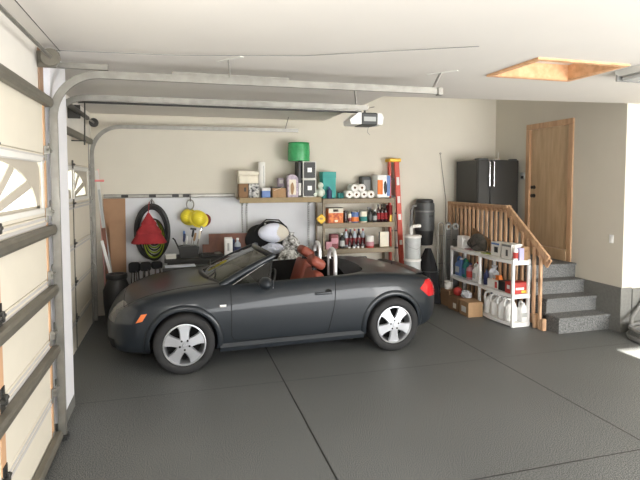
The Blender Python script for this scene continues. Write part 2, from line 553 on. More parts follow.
NX = -.945
NJ = [0.01, .40, .84, 1.30, 1.78, 2.24, 2.70]
ND0, ND1 = -.62, 4.24
def win(y0, y1, cy, s):
    return (y0, y1, cy, s)
d2, wc = garage_door(2, NX, ND0, ND1, 4, NJ, 'large cream sectional garage door with sunburst windows beside the viewpoint', (), 4,
                     windows=[(-.5, .52, .55, 1), (.66, 1.72, .63, -1), (1.88, 2.92, 2.99, 1), (3.06, 4.10, 3.02, -1)])
for z in (.06, .74, 1.21, 1.67, 2.63):
    s = MB()
    h = .072 if z > .2 else .07
    s.prism([(NX + .008, z - h / 2), (NX + .05, z - h / 2), (NX + .062, z - h / 2 + .02), (NX + .062, z + h / 2 - .02), (NX + .05, z + h / 2), (NX + .008, z + h / 2)], 'y', ND0, ND1 + .02)
    obj('strut', s, M['strut'], d2)
for yc in (.55, 1.8, 3.09):
    for a, b in zip(NJ, NJ[1:]):
        if a == NJ[4]:
            continue
        obj('stile', MB().box(NX, NX + .007, yc - .035, yc + .035, a + .02, b - .04), M['tan_edge'], d2)
    for z in NJ[1:-1]:
        hg = MB().box(NX + .007, NX + .012, yc - .035, yc + .035, z - .07, z + .07)
        hg.cyl((NX + .02, yc - .04, z), .013, .08, 'y', 10)
        hg.box(NX + .008, NX + .035, yc - .012, yc + .012, z - .03, z + .03, .004)
        obj('hinge', hg, M['steel_dark'], d2, 40)
obj('edge_stile', MB().box(NX, NX + .007, ND1 - .05, ND1 - .012, .05, 2.68), M['tan_edge'], d2)
obj('end_channel', MB().box(NX, NX + .009, ND1 - .012, ND1, .02, 2.7), M['steel'], d2)
for z in NJ[:-1]:
    hg = MB().box(NX + .006, NX + .012, ND1 - .06, ND1, z - .05 + (.08 if z < .1 else 0), z + .06 + (.05 if z < .1 else 0))
    hg.tube([(NX + .03, ND1 - .05, z + .03), (NX + .03, ND1 + .10, z + .03)], .008, 8)
    hg.box(NX + .012, NX + .04, ND1 - .05, ND1 - .03, z, z + .06)
    ho = obj('roller_hinge', hg, M['steel'], d2, 40)
    obj('roller', MB().cyl((NX + .03, ND1 + .08, z + .03), .022, .02, 'y', 14), M['white_dull'], ho, 40)
obj('bottom_seal', MB().box(NX - .04, NX - .005, ND0, ND1, 0, .012), M['black'], d2)

FDX = -1.19
d3, wc = garage_door(3, FDX, 5.40, 7.83, 2, NJ[:-1] + [2.68], 'smaller cream sectional garage door with sunburst window in front of the car', (), 4,
                     windows=[(5.55, 6.52, 6.56, 1), (6.68, 7.66, 6.64, -1)])
for z in (2.60,):
    obj('strut', MB().box(FDX + .006, FDX + .06, 5.40, 7.83, z - .04, z + .04, .012), M['strut'], d3)
obj('stile', MB().box(FDX, FDX + .008, 6.585, 6.615, .03, 1.74), M['strut'], d3)
for z in NJ[1:-1]:
    hg = MB().box(FDX + .006, FDX + .014, 6.57, 6.63, z - .05, z + .05)
    hg.cyl((FDX + .02, 6.56, z), .014, .08, 'y', 10)
    obj('hinge', hg, M['steel_dark'], d3, 40)
    hg = MB().box(FDX + .006, FDX + .014, 7.76, 7.83, z - .05, z + .05)
    hg.tube([(FDX + .03, 7.78, z), (FDX + .03, 7.90, z)], .008, 8)
    obj('roller_hinge', hg, M['steel'], d3, 40)
for y in (5.42, 7.80):
    obj('end_channel', MB().box(FDX, FDX + .009, y - .02, y + .02, .02, 2.66), M['steel'], d3)

# ------------------------------------------------------------------ tracks, shafts, opener
def track_path(x, zt, x_end, y, r, z0=0.05, z_h=None):
    zh = z_h
    pts = [(x, y, z0), (x, y, zh - r)]
    for i in range(1, 13):
        a = i * math.pi / 2 / 12
        pts.append((x + r * (1 - math.cos(a)), y, zh - r + r * math.sin(a)))
    pts.append((x_end, y, zh + .01))
    return pts

def c_track(pts, w, depth, y, t=.004):
    """C shaped channel swept along pts in an x-z plane"""
    m = MB()
    prof = [(-w / 2, 0), (-w / 2, depth), (-w / 2 + t * 3, depth), (-w / 2 + t, t), (w / 2 - t, t), (w / 2 - t * 3, depth), (w / 2, depth), (w / 2, 0)]
    prof = [(-w / 2, -depth / 2), (w / 2, -depth / 2), (w / 2, depth / 2), (w / 2 - .012, depth / 2), (w / 2 - t, -depth / 2 + t), (-w / 2 + t, -depth / 2 + t), (-w / 2 + .012, depth / 2), (-w / 2, depth / 2)]
    rings = []
    P = [Vector(p) for p in pts]
    for i, p in enumerate(P):
        a = P[max(i - 1, 0)]; b = P[min(i + 1, len(P) - 1)]
        tg = (b - a).normalized()
        nr = Vector((-tg.z, 0, tg.x))
        # wide face lies across y-normal plane: width along nr, depth along y
        rings.append([m.bm.verts.new(p + nr * u + Vector((0, v, 0))) for u, v in prof])
    k = len(prof)
    for A, B in zip(rings, rings[1:]):
        for i in range(k):
            m.bm.faces.new((A[i], A[(i + 1) % k], B[(i + 1) % k], B[i]))
    m.bm.faces.new(rings[0]); m.bm.faces.new(rings[-1])
    return m

def hanger(name, root, x, y, ztop, zbot, lean=.10):
    m = MB().bar((x, y, zbot), (x + lean, y, ztop), .008, .04, (0, 1, 0))
    obj('hanger_strap', m, M['steel'], root)
    m = MB().bar((x + lean - .08, y + .10, ztop - .005), (x + lean + .10, y - .14, ztop - .005), .04, .006)
    obj('hanger_plate', m, M['white_dull'], root)

tr = thing('garage_door_track', 'curved steel door track of the large nearer garage door, running below the ceiling', 'door track')
obj('rail', c_track(track_path(-.90, 0, 2.40, 4.33, .34, .02, 2.865), .058, .03, 4.33), M['steel'], tr, 35)
pa = MB()
pa.box(.08 - .5, .95, 4.335, 4.338, 2.865, 2.90)
obj('reinforcing_angle', MB().box(-.02, .95, 4.345, 4.349, 2.865, 2.925), M['steel'], tr)
hanger('h', tr, .45, 4.34, CZ, 2.89, -.02)
hanger('h', tr, 2.31, 4.34, CZ, 2.87, .09)
obj('end_stop', MB().box(2.36, 2.41, 4.30, 4.36, 2.835, 2.905, .004), M['steel'], tr)
for z in (.45, .9, 1.36, 1.86, 2.3):
    b = MB().box(-.95, -.91, 4.35, 4.375, z - .03, z + .03, .003)
    b.cyl((-.915, 4.345, z), .01, .02, 'x', 8)
    obj('wall_bracket', b, M['steel'], tr, 40)
obj('header_angle', MB().prism([(4.30, 2.90), (4.34, 2.90), (4.34, 2.904), (4.304, 2.904), (4.304, 2.94), (4.30, 2.94)], 'x', -.96, -.50), M['steel'], tr)
obj('post_angle', MB().box(-.968, -.962, 4.26, 4.32, .05, 2.95), M['steel'], tr)
obj('floor_cap', MB().box(-.93, -.86, 4.28, 4.38, .0, .035, .006), M['black'], tr)

sh = thing('torsion_shaft', 'steel torsion spring shaft with cable drum above the nearer garage door', 'shaft', (0, 0, 0))
obj('shaft', MB().tube([(-.86, -.5, 2.93), (-.86, 4.2, 2.93)], .013, 10), M['steel'], sh, 40)
obj('spring', MB().tube([(-.86, .2, 2.93), (-.86, 1.9, 2.93)], .026, 12), M['steel_dark'], sh, 40)
obj('lift_cable', MB().tube([(-.80, 4.12, 2.98), (-.80, 1.5, 2.99)], .003, 6), M['steel_dark'], sh)
obj('spring_cone', MB().lathe([(.02, 0), (.03, .01), (.034, .06), (.03, .12), (.013, .14)], 12, (-.86, 1.9, 2.93), 'y'), M['steel'], sh, 40)
dr = MB().lathe([(.013, 0), (.062, 0), (.066, .012), (.05, .016), (.05, .05), (.06, .054), (.056, .062), (.02, .064), (.013, .07)], 24, (-.86, 4.09, 2.93), 'y')
obj('cable_drum', dr, M['strut'], sh, 30)
obj('bearing_bracket', MB().box(-.968, -.84, 4.18, 4.184, 2.87, 2.99, .004), M['strut'], sh)
obj('header_plate', MB().box(-.968, -.955, 4.20, 4.30, 2.66, 3.02), M['tan_dull'], sh)
cb = MB().tube([(-.82, 4.1, 2.98), (0, 4.15, 3.01), (1.0, 4.0, 3.035), (2.2, 3.4, 3.04)], .0025, 5)
tag(obj('ceiling_wire', cb, M['grey']), 'thin slack wire strung just under the white ceiling', 'wire')

t2 = thing('garage_door_track', 'inner steel track of the smaller garage door, below the opener rail and ceiling', 'door track')
obj('rail', c_track(track_path(-1.16, 0, 2.05, 5.32, .36, .02, 2.835), .055, .03, 5.32), M['steel'], t2, 35)
hanger('h', t2, 1.92, 5.33, CZ, 2.86, -.02)
t3 = thing('garage_door_track', 'outer steel track of the smaller garage door along the back wall', 'door track')
obj('rail', c_track(track_path(-1.16, 0, 1.87, 7.91, .40, .02, 2.83), .055, .03, 7.91), M['steel'], t3, 35)
obj('hanger_strap', MB().bar((1.66, 7.92, 2.85), (1.72, 7.92, CZ), .004, .03, (0, 1, 0)), M['steel_dark'], t3)
for z in (.4, .95, 1.5, 2.1):
    obj('wall_bracket', MB().box(FX, -1.15, 7.925, 7.95, z - .03, z + .03, .003), M['steel'], t3)
sh2 = thing('torsion_shaft', 'steel spring shaft with drum above the smaller garage door', 'shaft')
obj('shaft', MB().tube([(-1.1, 5.30, 2.86), (-1.1, 7.95, 2.86)], .013, 10), M['steel'], sh2, 40)
obj('spring', MB().tube([(-1.1, 5.9, 2.86), (-1.1, 7.2, 2.86)], .028, 12), M['steel_dark'], sh2, 40)
for y in (5.5, 7.72):
    obj('cable_drum', MB().lathe([(.013, 0), (.06, 0), (.064, .012), (.05, .016), (.05, .05), (.06, .054), (.056, .062), (.013, .07)], 20, (-1.1, y, 2.86), 'y'), M['steel_dark'], sh2, 30)
obj('center_bracket', MB().box(FX, -1.08, 6.59, 6.6, 2.78, 2.94, .004), M['steel_dark'], sh2)

op = thing('garage_door_opener', 'grey and white garage door opener motor hanging at the end of its rail', 'door opener')
obj('opener_rail', MB().box(-1.1, 2.45, 6.58, 6.62, 2.965, 2.985), M['black'], op)
obj('rail_channel', MB().box(-1.1, 2.45, 6.585, 6.615, 2.985, 3.0), M['steel'], op)
obj('door_arm', MB().bar((-1.045, 6.6, 2.47), (-1.03, 6.6, 2.965), .012, .035, (0, 1, 0)).bar((-1.185, 6.6, 2.52), (-1.03, 6.6, 2.52), .012, .03, (0, 1, 0)), M['steel_dark'], op)
obj('motor_body', MB().box(2.40, 2.63, 6.44, 6.76, 2.79, 2.955, .015), M['grey_d'], op)
obj('front_cover', MB().prism([(2.40, 2.80), (2.40, 2.955), (2.36, 2.955), (2.24, 2.86), (2.25, 2.80)], 'y', 6.45, 6.75), M['white'], op)
obj('rear_cover', MB().prism([(2.63, 2.80), (2.63, 2.955), (2.69, 2.95), (2.72, 2.90), (2.70, 2.80)], 'y', 6.45, 6.75), M['white'], op)
obj('name_plate', MB().box(2.43, 2.60, 6.437, 6.441, 2.84, 2.90), M['grey_l'], op)
obj('strap', MB().bar((2.36, 6.6, 2.99), (2.62, 6.55, CZ), .03, .005, (0, 0, 1)), M['steel_dark'], op)
obj('strap', MB().bar((2.5, 6.6, 2.95), (2.5, 6.6, CZ), .03, .005), M['steel_dark'], op)
obj('pull_cord', MB().tube([(2.52, 6.5, 2.79), (2.5, 6.5, 2.70), (2.54, 6.5, 2.66)], .003, 5), M['grey'], op)

fx = thing('ceiling_light', 'white strip light fixture fixed to the ceiling beside the attic hatch', 'light fixture')
obj('housing', MB().prism([(3.93, CZ), (4.30, CZ), (4.27, CZ - .05), (3.96, CZ - .05)], 'y', 2.6, 3.86), M['lamp_white'], fx)
obj('diffuser', MB().box(3.98, 4.25, 2.62, 3.84, CZ - .09, CZ - .05, .02), M['grey_l'], fx)
obj('end_cap', MB().box(3.95, 4.28, 3.845, 3.865, CZ - .095, CZ, .004), M['grey'], fx)

# ------------------------------------------------------------------ railing
rl = thing('stair_railing', 'wooden baluster railing along the landing and the grey steps', 'railing', (4.772, 0, 0))
obj('top_rail', MB().box(-.045, .045, 6.52, BY - .01, 1.63, 1.67, .006), M['oak_rail'], rl)
obj('face_rail', MB().box(.006, .03, 6.52, BY - .01, 1.56, 1.63), M['oak_rail'], rl)
obj('sloped_rail', MB().bar((0, 6.56, 1.645), (0, 5.67, .985), .09, .04, (1, 0, 0), .006), M['oak_rail'], rl)
obj('sloped_face_rail', MB().bar((.018, 6.56, 1.58), (.018, 5.67, .915), .13, .024, (1, 0, 0)), M['oak_rail'], rl)
obj('end_post', MB().box(-.04, .03, BY - .07, BY - .012, .0, 1.63, .004), M['oak_rail'], rl)
ny = 13
for i in range(ny):
    y = 6.58 + i * (BY - .18 - 6.58) / (ny - 1)
    obj('baluster', MB().box(-.03, .005, y - .022, y + .022, .12, 1.60, .004), M['oak_rail'], rl)
for i, y in enumerate((6.45, 6.32, 6.19, 6.06, 5.93, 5.80)):
    zt = 1.645 - (6.56 - y) * (.635 / .84) - .05
    obj('baluster', MB().box(-.03, .005, y - .022, y + .022, .12 if y > 5.9 else 0, zt, .004), M['oak_rail'], rl)
obj('base_rail', MB().box(.006, .045, 5.92, BY - .08, .04, .16, .004), M['oak_rail'], rl)
obj('newel_block', MB().box(-.035, .03, 5.71, 5.765, 0, .16, .006), M['oak_rail'], rl)
obj('newel_block', MB().box(-.045, .02, 5.86, 5.91, 0, .20, .006), M['oak_rail'], rl)

# ------------------------------------------------------------------ fridge
fr = thing('refrigerator', 'black two-door refrigerator with chrome handles standing on the landing', 'refrigerator', (4.845, 7.45, .811))
W_, D_, H_ = .785, .70, 1.575
obj('cabinet', MB().box(0, W_, .06, D_, .0, H_, .008), M['fridge'], fr)
dl = obj('door', MB().box(0, .225, 0, .055, .03, H_ + .002, .012), M['fridge'], fr)
d_r = obj('door', MB().box(.233, W_, 0, .055, .03, H_ + .002, .012), M['fridge'], fr)
for x, p in ((.185, dl), (.27, d_r)):
    hm = MB().tube([(x, -.005, 1.12), (x, -.05, 1.14), (x, -.05, 1.54), (x, -.005, 1.56)], .0075, 8)
    obj('handle', hm, M['chrome'], p, 40)
obj('dispenser', MB().box(.03, .16, -.004, .004, .55, .90, .003), M['black'], dl)
obj('hinge_cover', MB().box(.02, .2, .02, .16, H_, H_ + .03, .008), M['grey_d'], fr)
obj('hinge_cover', MB().box(W_ - .12, W_ - .02, .02, .14, H_, H_ + .025, .008), M['grey_d'], fr)
rt = thing('wireless_router', 'small white box with antenna on top of the black refrigerator', 'router', (5.40, 7.75, .811 + H_ + .003))
obj('case', MB().box(-.05, .05, -.04, .04, 0, .03, .006), M['white_dull'], rt)
obj('antenna', MB().tube([(.03, 0, .03), (.03, 0, .15)], .006, 6), M['white_dull'], rt)
tm = thing('keypad_switch', 'small grey thermostat on the wall between refrigerator and wooden door', 'thermostat', (RX, 7.45, 2.12))  # wall thermostat with a dark screen
obj('case', MB().box(-.025, 0, -.055, .055, -.06, .06, .006), M['grey_l'], tm)
obj('screen', MB().box(-.028, -.024, -.04, .03, -.045, .0), M['black'], tm)
sw = thing('light_switch', 'white light switch on the beige wall right of the wooden door', 'light switch', (RX, 5.58, 1.24))
obj('plate', MB().box(-.008, 0, -.036, .036, -.058, .058, .003), M['white'], sw)
obj('rocker', MB().box(-.014, -.008, -.016, .016, -.033, .033, .003), M['white_dull'], sw)

# ------------------------------------------------------------------ roadster
car = thing('car', 'dark grey two-seat roadster with its top down, parked across the garage', 'car', (1.237, 6.38, 0), R(2))

def interp(tab, x):
    if x <= tab[0][0]:
        return tab[0][1]
    for (a, va), (b, vb) in zip(tab, tab[1:]):
        if x <= b:
            k = (x - a) / (b - a)
            return va + (vb - va) * k
    return tab[-1][1]

WB = 1.215
HALF = [(-2.07, .34), (-2.04, .50), (-1.98, .62), (-1.88, .715), (-1.72, .79), (-1.5, .835), (-1.215, .865), (-.9, .862), (-.5, .855), (0, .853), (.5, .857), (.9, .868), (1.215, .875), (1.5, .852), (1.7, .80), (1.84, .72), (1.92, .62), (1.965, .48), (1.985, .30)]
SHO = [(-2.07, .50), (-2.04, .545), (-1.98, .625), (-1.88, .690), (-1.72, .750), (-1.5, .805), (-1.215, .845), (-.9, .862), (-.5, .876), (0, .893), (.5, .91), (.9, .925), (1.215, .918), (1.5, .878), (1.7, .835), (1.84, .79), (1.92, .745), (1.965, .69), (1.985, .63)]
CEN = [(-2.07, .53), (-2.04, .585), (-1.98, .670), (-1.88, .740), (-1.72, .80), (-1.5, .852), (-1.215, .895), (-.9, .922), (-.7, .925), (-.5, .93), (0, .935), (.5, .945), (.9, .955), (1.215, .945), (1.5, .905), (1.7, .865), (1.84, .825), (1.92, .775), (1.965, .715), (1.985, .65)]
BOT = [(-2.07, .34), (-2.04, .28), (-1.98, .23), (-1.88, .20), (-1.5, .18), (0, .17), (1.5, .18), (1.75, .22), (1.86, .27), (1.93, .33), (1.97, .40), (1.985, .46)]

def body_mesh():
    bm = bmesh.new()
    xs = [-2.07, -2.04, -1.98, -1.88, -1.78, -1.66, -1.5, -1.36, -1.215, -1.05, -.9, -.7, -.5, -.25, 0, .25, .5, .7, .9, 1.05, 1.215, 1.36, 1.5, 1.62, 1.72, 1.80, 1.86, 1.92, 1.965, 1.985]
    rows = []
    for x in xs:
        h, zs, zc, zb = interp(HALF, x), interp(SHO, x), interp(CEN, x), interp(BOT, x)
        zm = zb + (zs - zb) * .50
        tum = h * .90 if abs(x) < 1.9 else h * .86
        half = [(0, zb), (h * .55, zb), (h * .86, zb + .005), (h * .965, zb + .05), (h * .99, zb + (zs - zb) * .25), (h, zm),
                (h * .992, zb + (zs - zb) * .70), (h * .965, zb + (zs - zb) * .88), (tum, zs), (tum - .07, zs + (zc - zs) * .40), (h * .62, zs + (zc - zs) * .76), (h * .32, zs + (zc - zs) * .95), (0, zc)]
        fx = x if x > -1.5 else -1.5 + (x + 1.5) * .91
        row = [bm.verts.new((fx, -y, z)) for y, z in half] + [bm.verts.new((fx, y, z)) for y, z in reversed(half[1:-1])]
        rows.append(row)
    n = len(rows[0])
    for A, B in zip(rows, rows[1:]):
        for i in range(n):
            bm.faces.new((A[i], A[(i + 1) % n], B[(i + 1) % n], B[i]))
    for rw in (rows[0], rows[-1]):
        h = n // 2
        # cap as strip of quads across the section
        for i in range(h):
            a, b = rw[i], rw[(i + 1)]
            c_, d_ = rw[(n - i - 1) % n], rw[(n - i) % n]
            q = []
            for v in (a, b, c_, d_):
                if v not in q:
                    q.append(v)
            if len(q) > 2:
                try:
                    bm.faces.new(q)
                except ValueError:
                    pass
    bmesh.ops.recalc_face_normals(bm, faces=bm.faces)
    return bm

def to_obj(bm, name):
    me = bpy.data.meshes.new(name)
    bm.to_mesh(me); bm.free()
    o = bpy.data.objects.new(name, me)
    COL.objects.link(o)
    return o

base = to_obj(body_mesh(), 'tmp_body')
sub = base.modifiers.new('s', 'SUBSURF'); sub.levels = 2; sub.render_levels = 2
cutters = []
for sx in (-WB, WB):
    for sy in (-1, 1):
        cm_ = MB().cyl((sx, -1.2 if sy < 0 else .58, .318), .352, .62, 'y', 48)
        cutters.append(to_obj(cm_.bm, 'tmp_cut'))
ck = MB()
poly = []
def rpoly(x0, x1, y0, y1, r, n=6, rr=None):
    out = []
    for cx, cy, a0 in ((x1 - (rr or r), y1 - (rr or r), 0), (x0 + r, y1 - r, 90), (x0 + r, y0 + r, 180), (x1 - (rr or r), y0 + (rr or r), 270)):
        q = (rr or r) if a0 in (0, 270) else r
        for i in range(n + 1):
            a = R(a0 + 90 * i / n)
            out.append((cx + q * math.cos(a), cy + q * math.sin(a)))
    return out
CK = (-.62, .98, -.70, .70)
ck.prism(rpoly(*CK, .10, 6, .30), 'z', .30, 1.3)
cutters.append(to_obj(ck.bm, 'tmp_cut'))
for c_ in cutters:
    bm_ = bmesh.new(); bm_.from_mesh(c_.data); bmesh.ops.recalc_face_normals(bm_, faces=bm_.faces); bm_.to_mesh(c_.data); bm_.free()
    md = base.modifiers.new('b', 'BOOLEAN'); md.operation = 'DIFFERENCE'; md.solver = 'EXACT'; md.object = c_
dg = bpy.context.evaluated_depsgraph_get()
ev = base.evaluated_get(dg)
me = bpy.data.meshes.new_from_object(ev)
bm = bmesh.new(); bm.from_mesh(me)
# smooth reference body (no cuts) for projecting details
base.modifiers.clear()
s2 = base.modifiers.new('s', 'SUBSURF'); s2.levels = 2
dg.update()
dg = bpy.context.evaluated_depsgraph_get()
ref = bpy.data.meshes.new_from_object(base.evaluated_get(dg))
rb = bmesh.new(); rb.from_mesh(ref)
BVH = BVHTree.FromBMesh(rb)
for c_ in cutters + [base]:
    bpy.data.objects.remove(c_)

def side(x, z, y=-1.5):
    h = BVH.ray_cast(Vector((x, y, z)), Vector((0, 1 if y < 0 else -1, 0)))
    return h[0].y if h[0] else None
def top(x, y):
    h = BVH.ray_cast(Vector((x, y, 2)), Vector((0, 0, -1)))
    return h[0].z if h[0] else None

def cut(co, no):
    bmesh.ops.bisect_plane(bm, geom=bm.verts[:] + bm.edges[:] + bm.faces[:], plane_co=co, plane_no=no, dist=1e-5)

def inwell(c_):
    for sx in (-WB, WB):
        if (Vector((c_.x, c_.z)) - Vector((sx, .318))).length < .351 and .5 < abs(c_.y) < .95:
            return True
    return False
def incab(c_):
    return CK[0] - .002 <= c_.x <= CK[1] + .002 and abs(c_.y) <= CK[3] + .002 and .25 < c_.z < top_z(c_) - .004
def top_z(c_):
    return top(c_.x, c_.y) or 0

regions = {}
def lineplane(p, q):
    d = Vector(q) - Vector(p)
    return Vector((p[0], 0, p[1])), Vector((-d.y, 0, d.x)).normalized() if False else Vector((-(q[1] - p[1]), 0, q[0] - p[0])).normalized()
DOOR = [(-.715, .30), (.40, .27), (.47, .60), (.50, 1.2), (-.715, 1.2)]
LAMP = [(-2.05, .55), (-1.74, .545), (-1.675, .69), (-1.80, .735), (-2.05, .71)]
MARK = [(-1.700, .560), (-1.635, .575), (-1.585, .655), (-1.645, .645)]
TAIL = [(1.60, .715), (1.74, .60), (2.0, .58), (2.0, .80), (1.72, .80)]
HOODX = (-1.82, -.66)
for poly in (DOOR, MARK, LAMP, TAIL):
    for i in range(len(poly)):
        p0, p1 = poly[i], poly[(i + 1) % len(poly)]
        if abs(p0[1] - p1[1]) < 1e-6 and p0[1] > 1.1:
            continue
        co, no = lineplane(p0, p1)
        # only cut faces near the region
        zs_ = [q[1] for q in poly]; xs_ = [q[0] for q in poly]
        fs = [f for f in bm.faces if min(xs_) - .25 < f.calc_center_median().x < max(xs_) + .25 and abs(f.calc_center_median().y) > .25 and min(zs_) - .2 < f.calc_center_median().z < max(zs_) + .2]
        ge = list({v for f in fs for v in f.verts}) + list({e for f in fs for e in f.edges}) + fs
        bmesh.ops.bisect_plane(bm, geom=ge, plane_co=co, plane_no=no, dist=1e-5)
for co, no in (((0, -.62, 0), (0, 1, 0)), ((0, .62, 0), (0, 1, 0)), ((HOODX[0], 0, 0), (1, 0, 0)), ((HOODX[1], 0, 0), (1, 0, 0)), ((0, 0, .88), (0, 0, 1))):
    fs = [f for f in bm.faces if f.calc_center_median().x < -.4 and f.normal.z > .3] if co[2] == 0 else []
    if fs:
        ge = list({v for f in fs for v in f.verts}) + list({e for f in fs for e in f.edges}) + fs
        bmesh.ops.bisect_plane(bm, geom=ge, plane_co=co, plane_no=no, dist=1e-5)

def inpoly(x, z, poly):
    r_ = False
    j = len(poly) - 1
    for i in range(len(poly)):
        xi, zi = poly[i]; xj, zj = poly[j]
        if (zi > z) != (zj > z) and x < (xj - xi) * (z - zi) / (zj - zi) + xi:
            r_ = not r_
        j = i
    return r_

bm.faces.ensure_lookup_table()
groups = {}
for f in bm.faces:
    c_ = f.calc_center_median()
    k = 'body'
    if inwell(c_):
        k = 'wheel_well'
    elif incab(c_):
        k = 'cabin_tub'
    elif c_.z < .19 or f.normal.z < -.8 and c_.z < .4:
        k = 'underbody'
    elif inpoly(c_.x, c_.z, MARK) and abs(c_.y) > .3:
        k = 'marker_near' if c_.y < 0 else 'marker_far'
    elif inpoly(c_.x, c_.z, LAMP) and abs(c_.y) > .36:
        k = 'lamp_near' if c_.y < 0 else 'lamp_far'
    elif inpoly(c_.x, c_.z, TAIL) and abs(c_.y) > .42:
        k = 'tail_near' if c_.y < 0 else 'tail_far'
    elif inpoly(c_.x, c_.z, DOOR) and abs(c_.y) > .69:
        k = 'door_near' if c_.y < 0 else 'door_far'
    elif HOODX[0] < c_.x < HOODX[1] and abs(c_.y) < .62 and f.normal.z > .3:
        k = 'hood'
    groups.setdefault(k, []).append(f.index)

def extract(keys, name, m, parent=car, smooth=50):
    b = bmesh.new()
    vm = {}
    for k in keys:
        for i in groups.get(k, []):
            f = bm.faces[i]
            vs = []
            for v in f.verts:
                if v.index not in vm:
                    vm[v.index] = b.verts.new(v.co)
                vs.append(vm[v.index])
            try:
                b.faces.new(vs)
            except ValueError:
                pass
    if not b.faces:
        return None
    me_ = bpy.data.meshes.new(name)
    b.normal_update()
    b.to_mesh(me_); b.free()
    me_.materials.append(m)
    for p_ in me_.polygons:
        p_.use_smooth = True
    me_.set_sharp_from_angle(angle=R(smooth))
    o = bpy.data.objects.new(name, me_)
    COL.objects.link(o)
    o.parent = parent
    return o
bm.verts.index_update(); bm.faces.index_update()
body = extract(['body'], 'body_shell', M['paint'])
hood = extract(['hood'], 'hood', M['paint'])
door_n = extract(['door_near'], 'door', M['paint'])
door_f = extract(['door_far'], 'door', M['paint'])
extract(['wheel_well', 'underbody'], 'underbody', M['well'])
extract(['cabin_tub'], 'cabin', M['cabin'])
for k, nm, m_ in (('lamp', 'headlight', 'lens'), ('marker', 'side_marker', 'amber'), ('tail', 'tail_light', 'tail')):
    for s_ in ('near', 'far'):
        o_ = extract([k + '_' + s_], nm, M[m_])
        if o_ and k == 'marker':
            o_['label'] = 'amber side marker lens'

def on_side(pts, off=.0, y=-1.5):
    out = []
    for x, z in pts:
        v = side(x, z, y)
        if v is not None:
            out.append((x, v + (-off if y < 0 else off), z))
    return out
def dense(poly, n=12, closed=False):
    out = []
    P = poly + ([poly[0]] if closed else [])
    for a, b in zip(P, P[1:]):
        for i in range(n):
            k = i / n
            out.append(tuple(a[j] + (b[j] - a[j]) * k for j in range(len(a))))
    out.append(P[-1])
    return out
# door gap
obj('door_gap', MB().tube(on_side(dense([(-.715, .86), (-.715, .36), (-.69, .31), (-.64, .295), (.34, .27), (.40, .31), (.47, .60), (.50, .88)])), .0045, 6), M['seam'], car)
hp = [(x, -.62) for x in [HOODX[1] + (HOODX[0] - HOODX[1]) * i / 20 for i in range(21)]] + [(HOODX[0] - .02 * math.sin(math.pi * i / 20), -.62 + 1.24 * i / 20) for i in range(21)] + [(HOODX[0] + (HOODX[1] - HOODX[0]) * i / 20, .62) for i in range(21)]
hp3 = [(x, y, top(x, y)) for x, y in hp if top(x, y)]
obj('hood_gap', MB().tube(hp3, .004, 6), M['seam'], car)
# arch flares
for sx in (-WB, WB):
    for sy in (-1, 1):
        am = MB()
        rings = []
        for i in range(41):
            a = R(-14 + 208 * i / 40)
            ring = []
            for rr_, off in ((.349, -.02), (.350, .012), (.362, .017), (.392, .016), (.410, .004), (.414, -.01)):
                x = sx + rr_ * math.cos(a); z = .318 + rr_ * math.sin(a)
                z2 = max(z, .215)
                yv = side(x, z2, 1.5 * sy)
                if yv is None:
                    yv = sy * interp(HALF, x)
                ring.append(am.bm.verts.new((x, yv + sy * off, z)))
            rings.append(ring)
        for A, B in zip(rings, rings[1:]):
            for k in range(5):
                am.bm.faces.new((A[k], A[k + 1], B[k + 1], B[k]))
        obj('wheel_arch', am, M['paint'], car, 60)
# sills
for sy in (-1, 1):
    y = .845 * sy
    sm = MB().prism([(y - .10 * sy, .17), (y, .19), (y + .01 * sy, .235), (y - .01 * sy, .275), (y - .1 * sy, .28)], 'x', -.84, .84)
    obj('side_sill', sm, M['paint'], car, 30)
# bumper intake
for yy, ww in ((-.50, .26), (.50, .26), (0, .5)):
    g = MB()
    n = 8
    P = []
    for i in range(n + 1):
        y = yy - ww / 2 + ww * i / n
        row = []
        for z in (.27, .32, .37):
            h = BVH.ray_cast(Vector((-3, y, z)), Vector((1, 0, 0)))
            row.append(g.bm.verts.new((h[0].x - .006 if h[0] else -1.95, y, z)))
        P.append(row)
    for A, B in zip(P, P[1:]):
        for k in range(2):
            g.bm.faces.new((A[k], A[k + 1], B[k + 1], B[k]))
    obj('air_intake', g, M['well'], car)
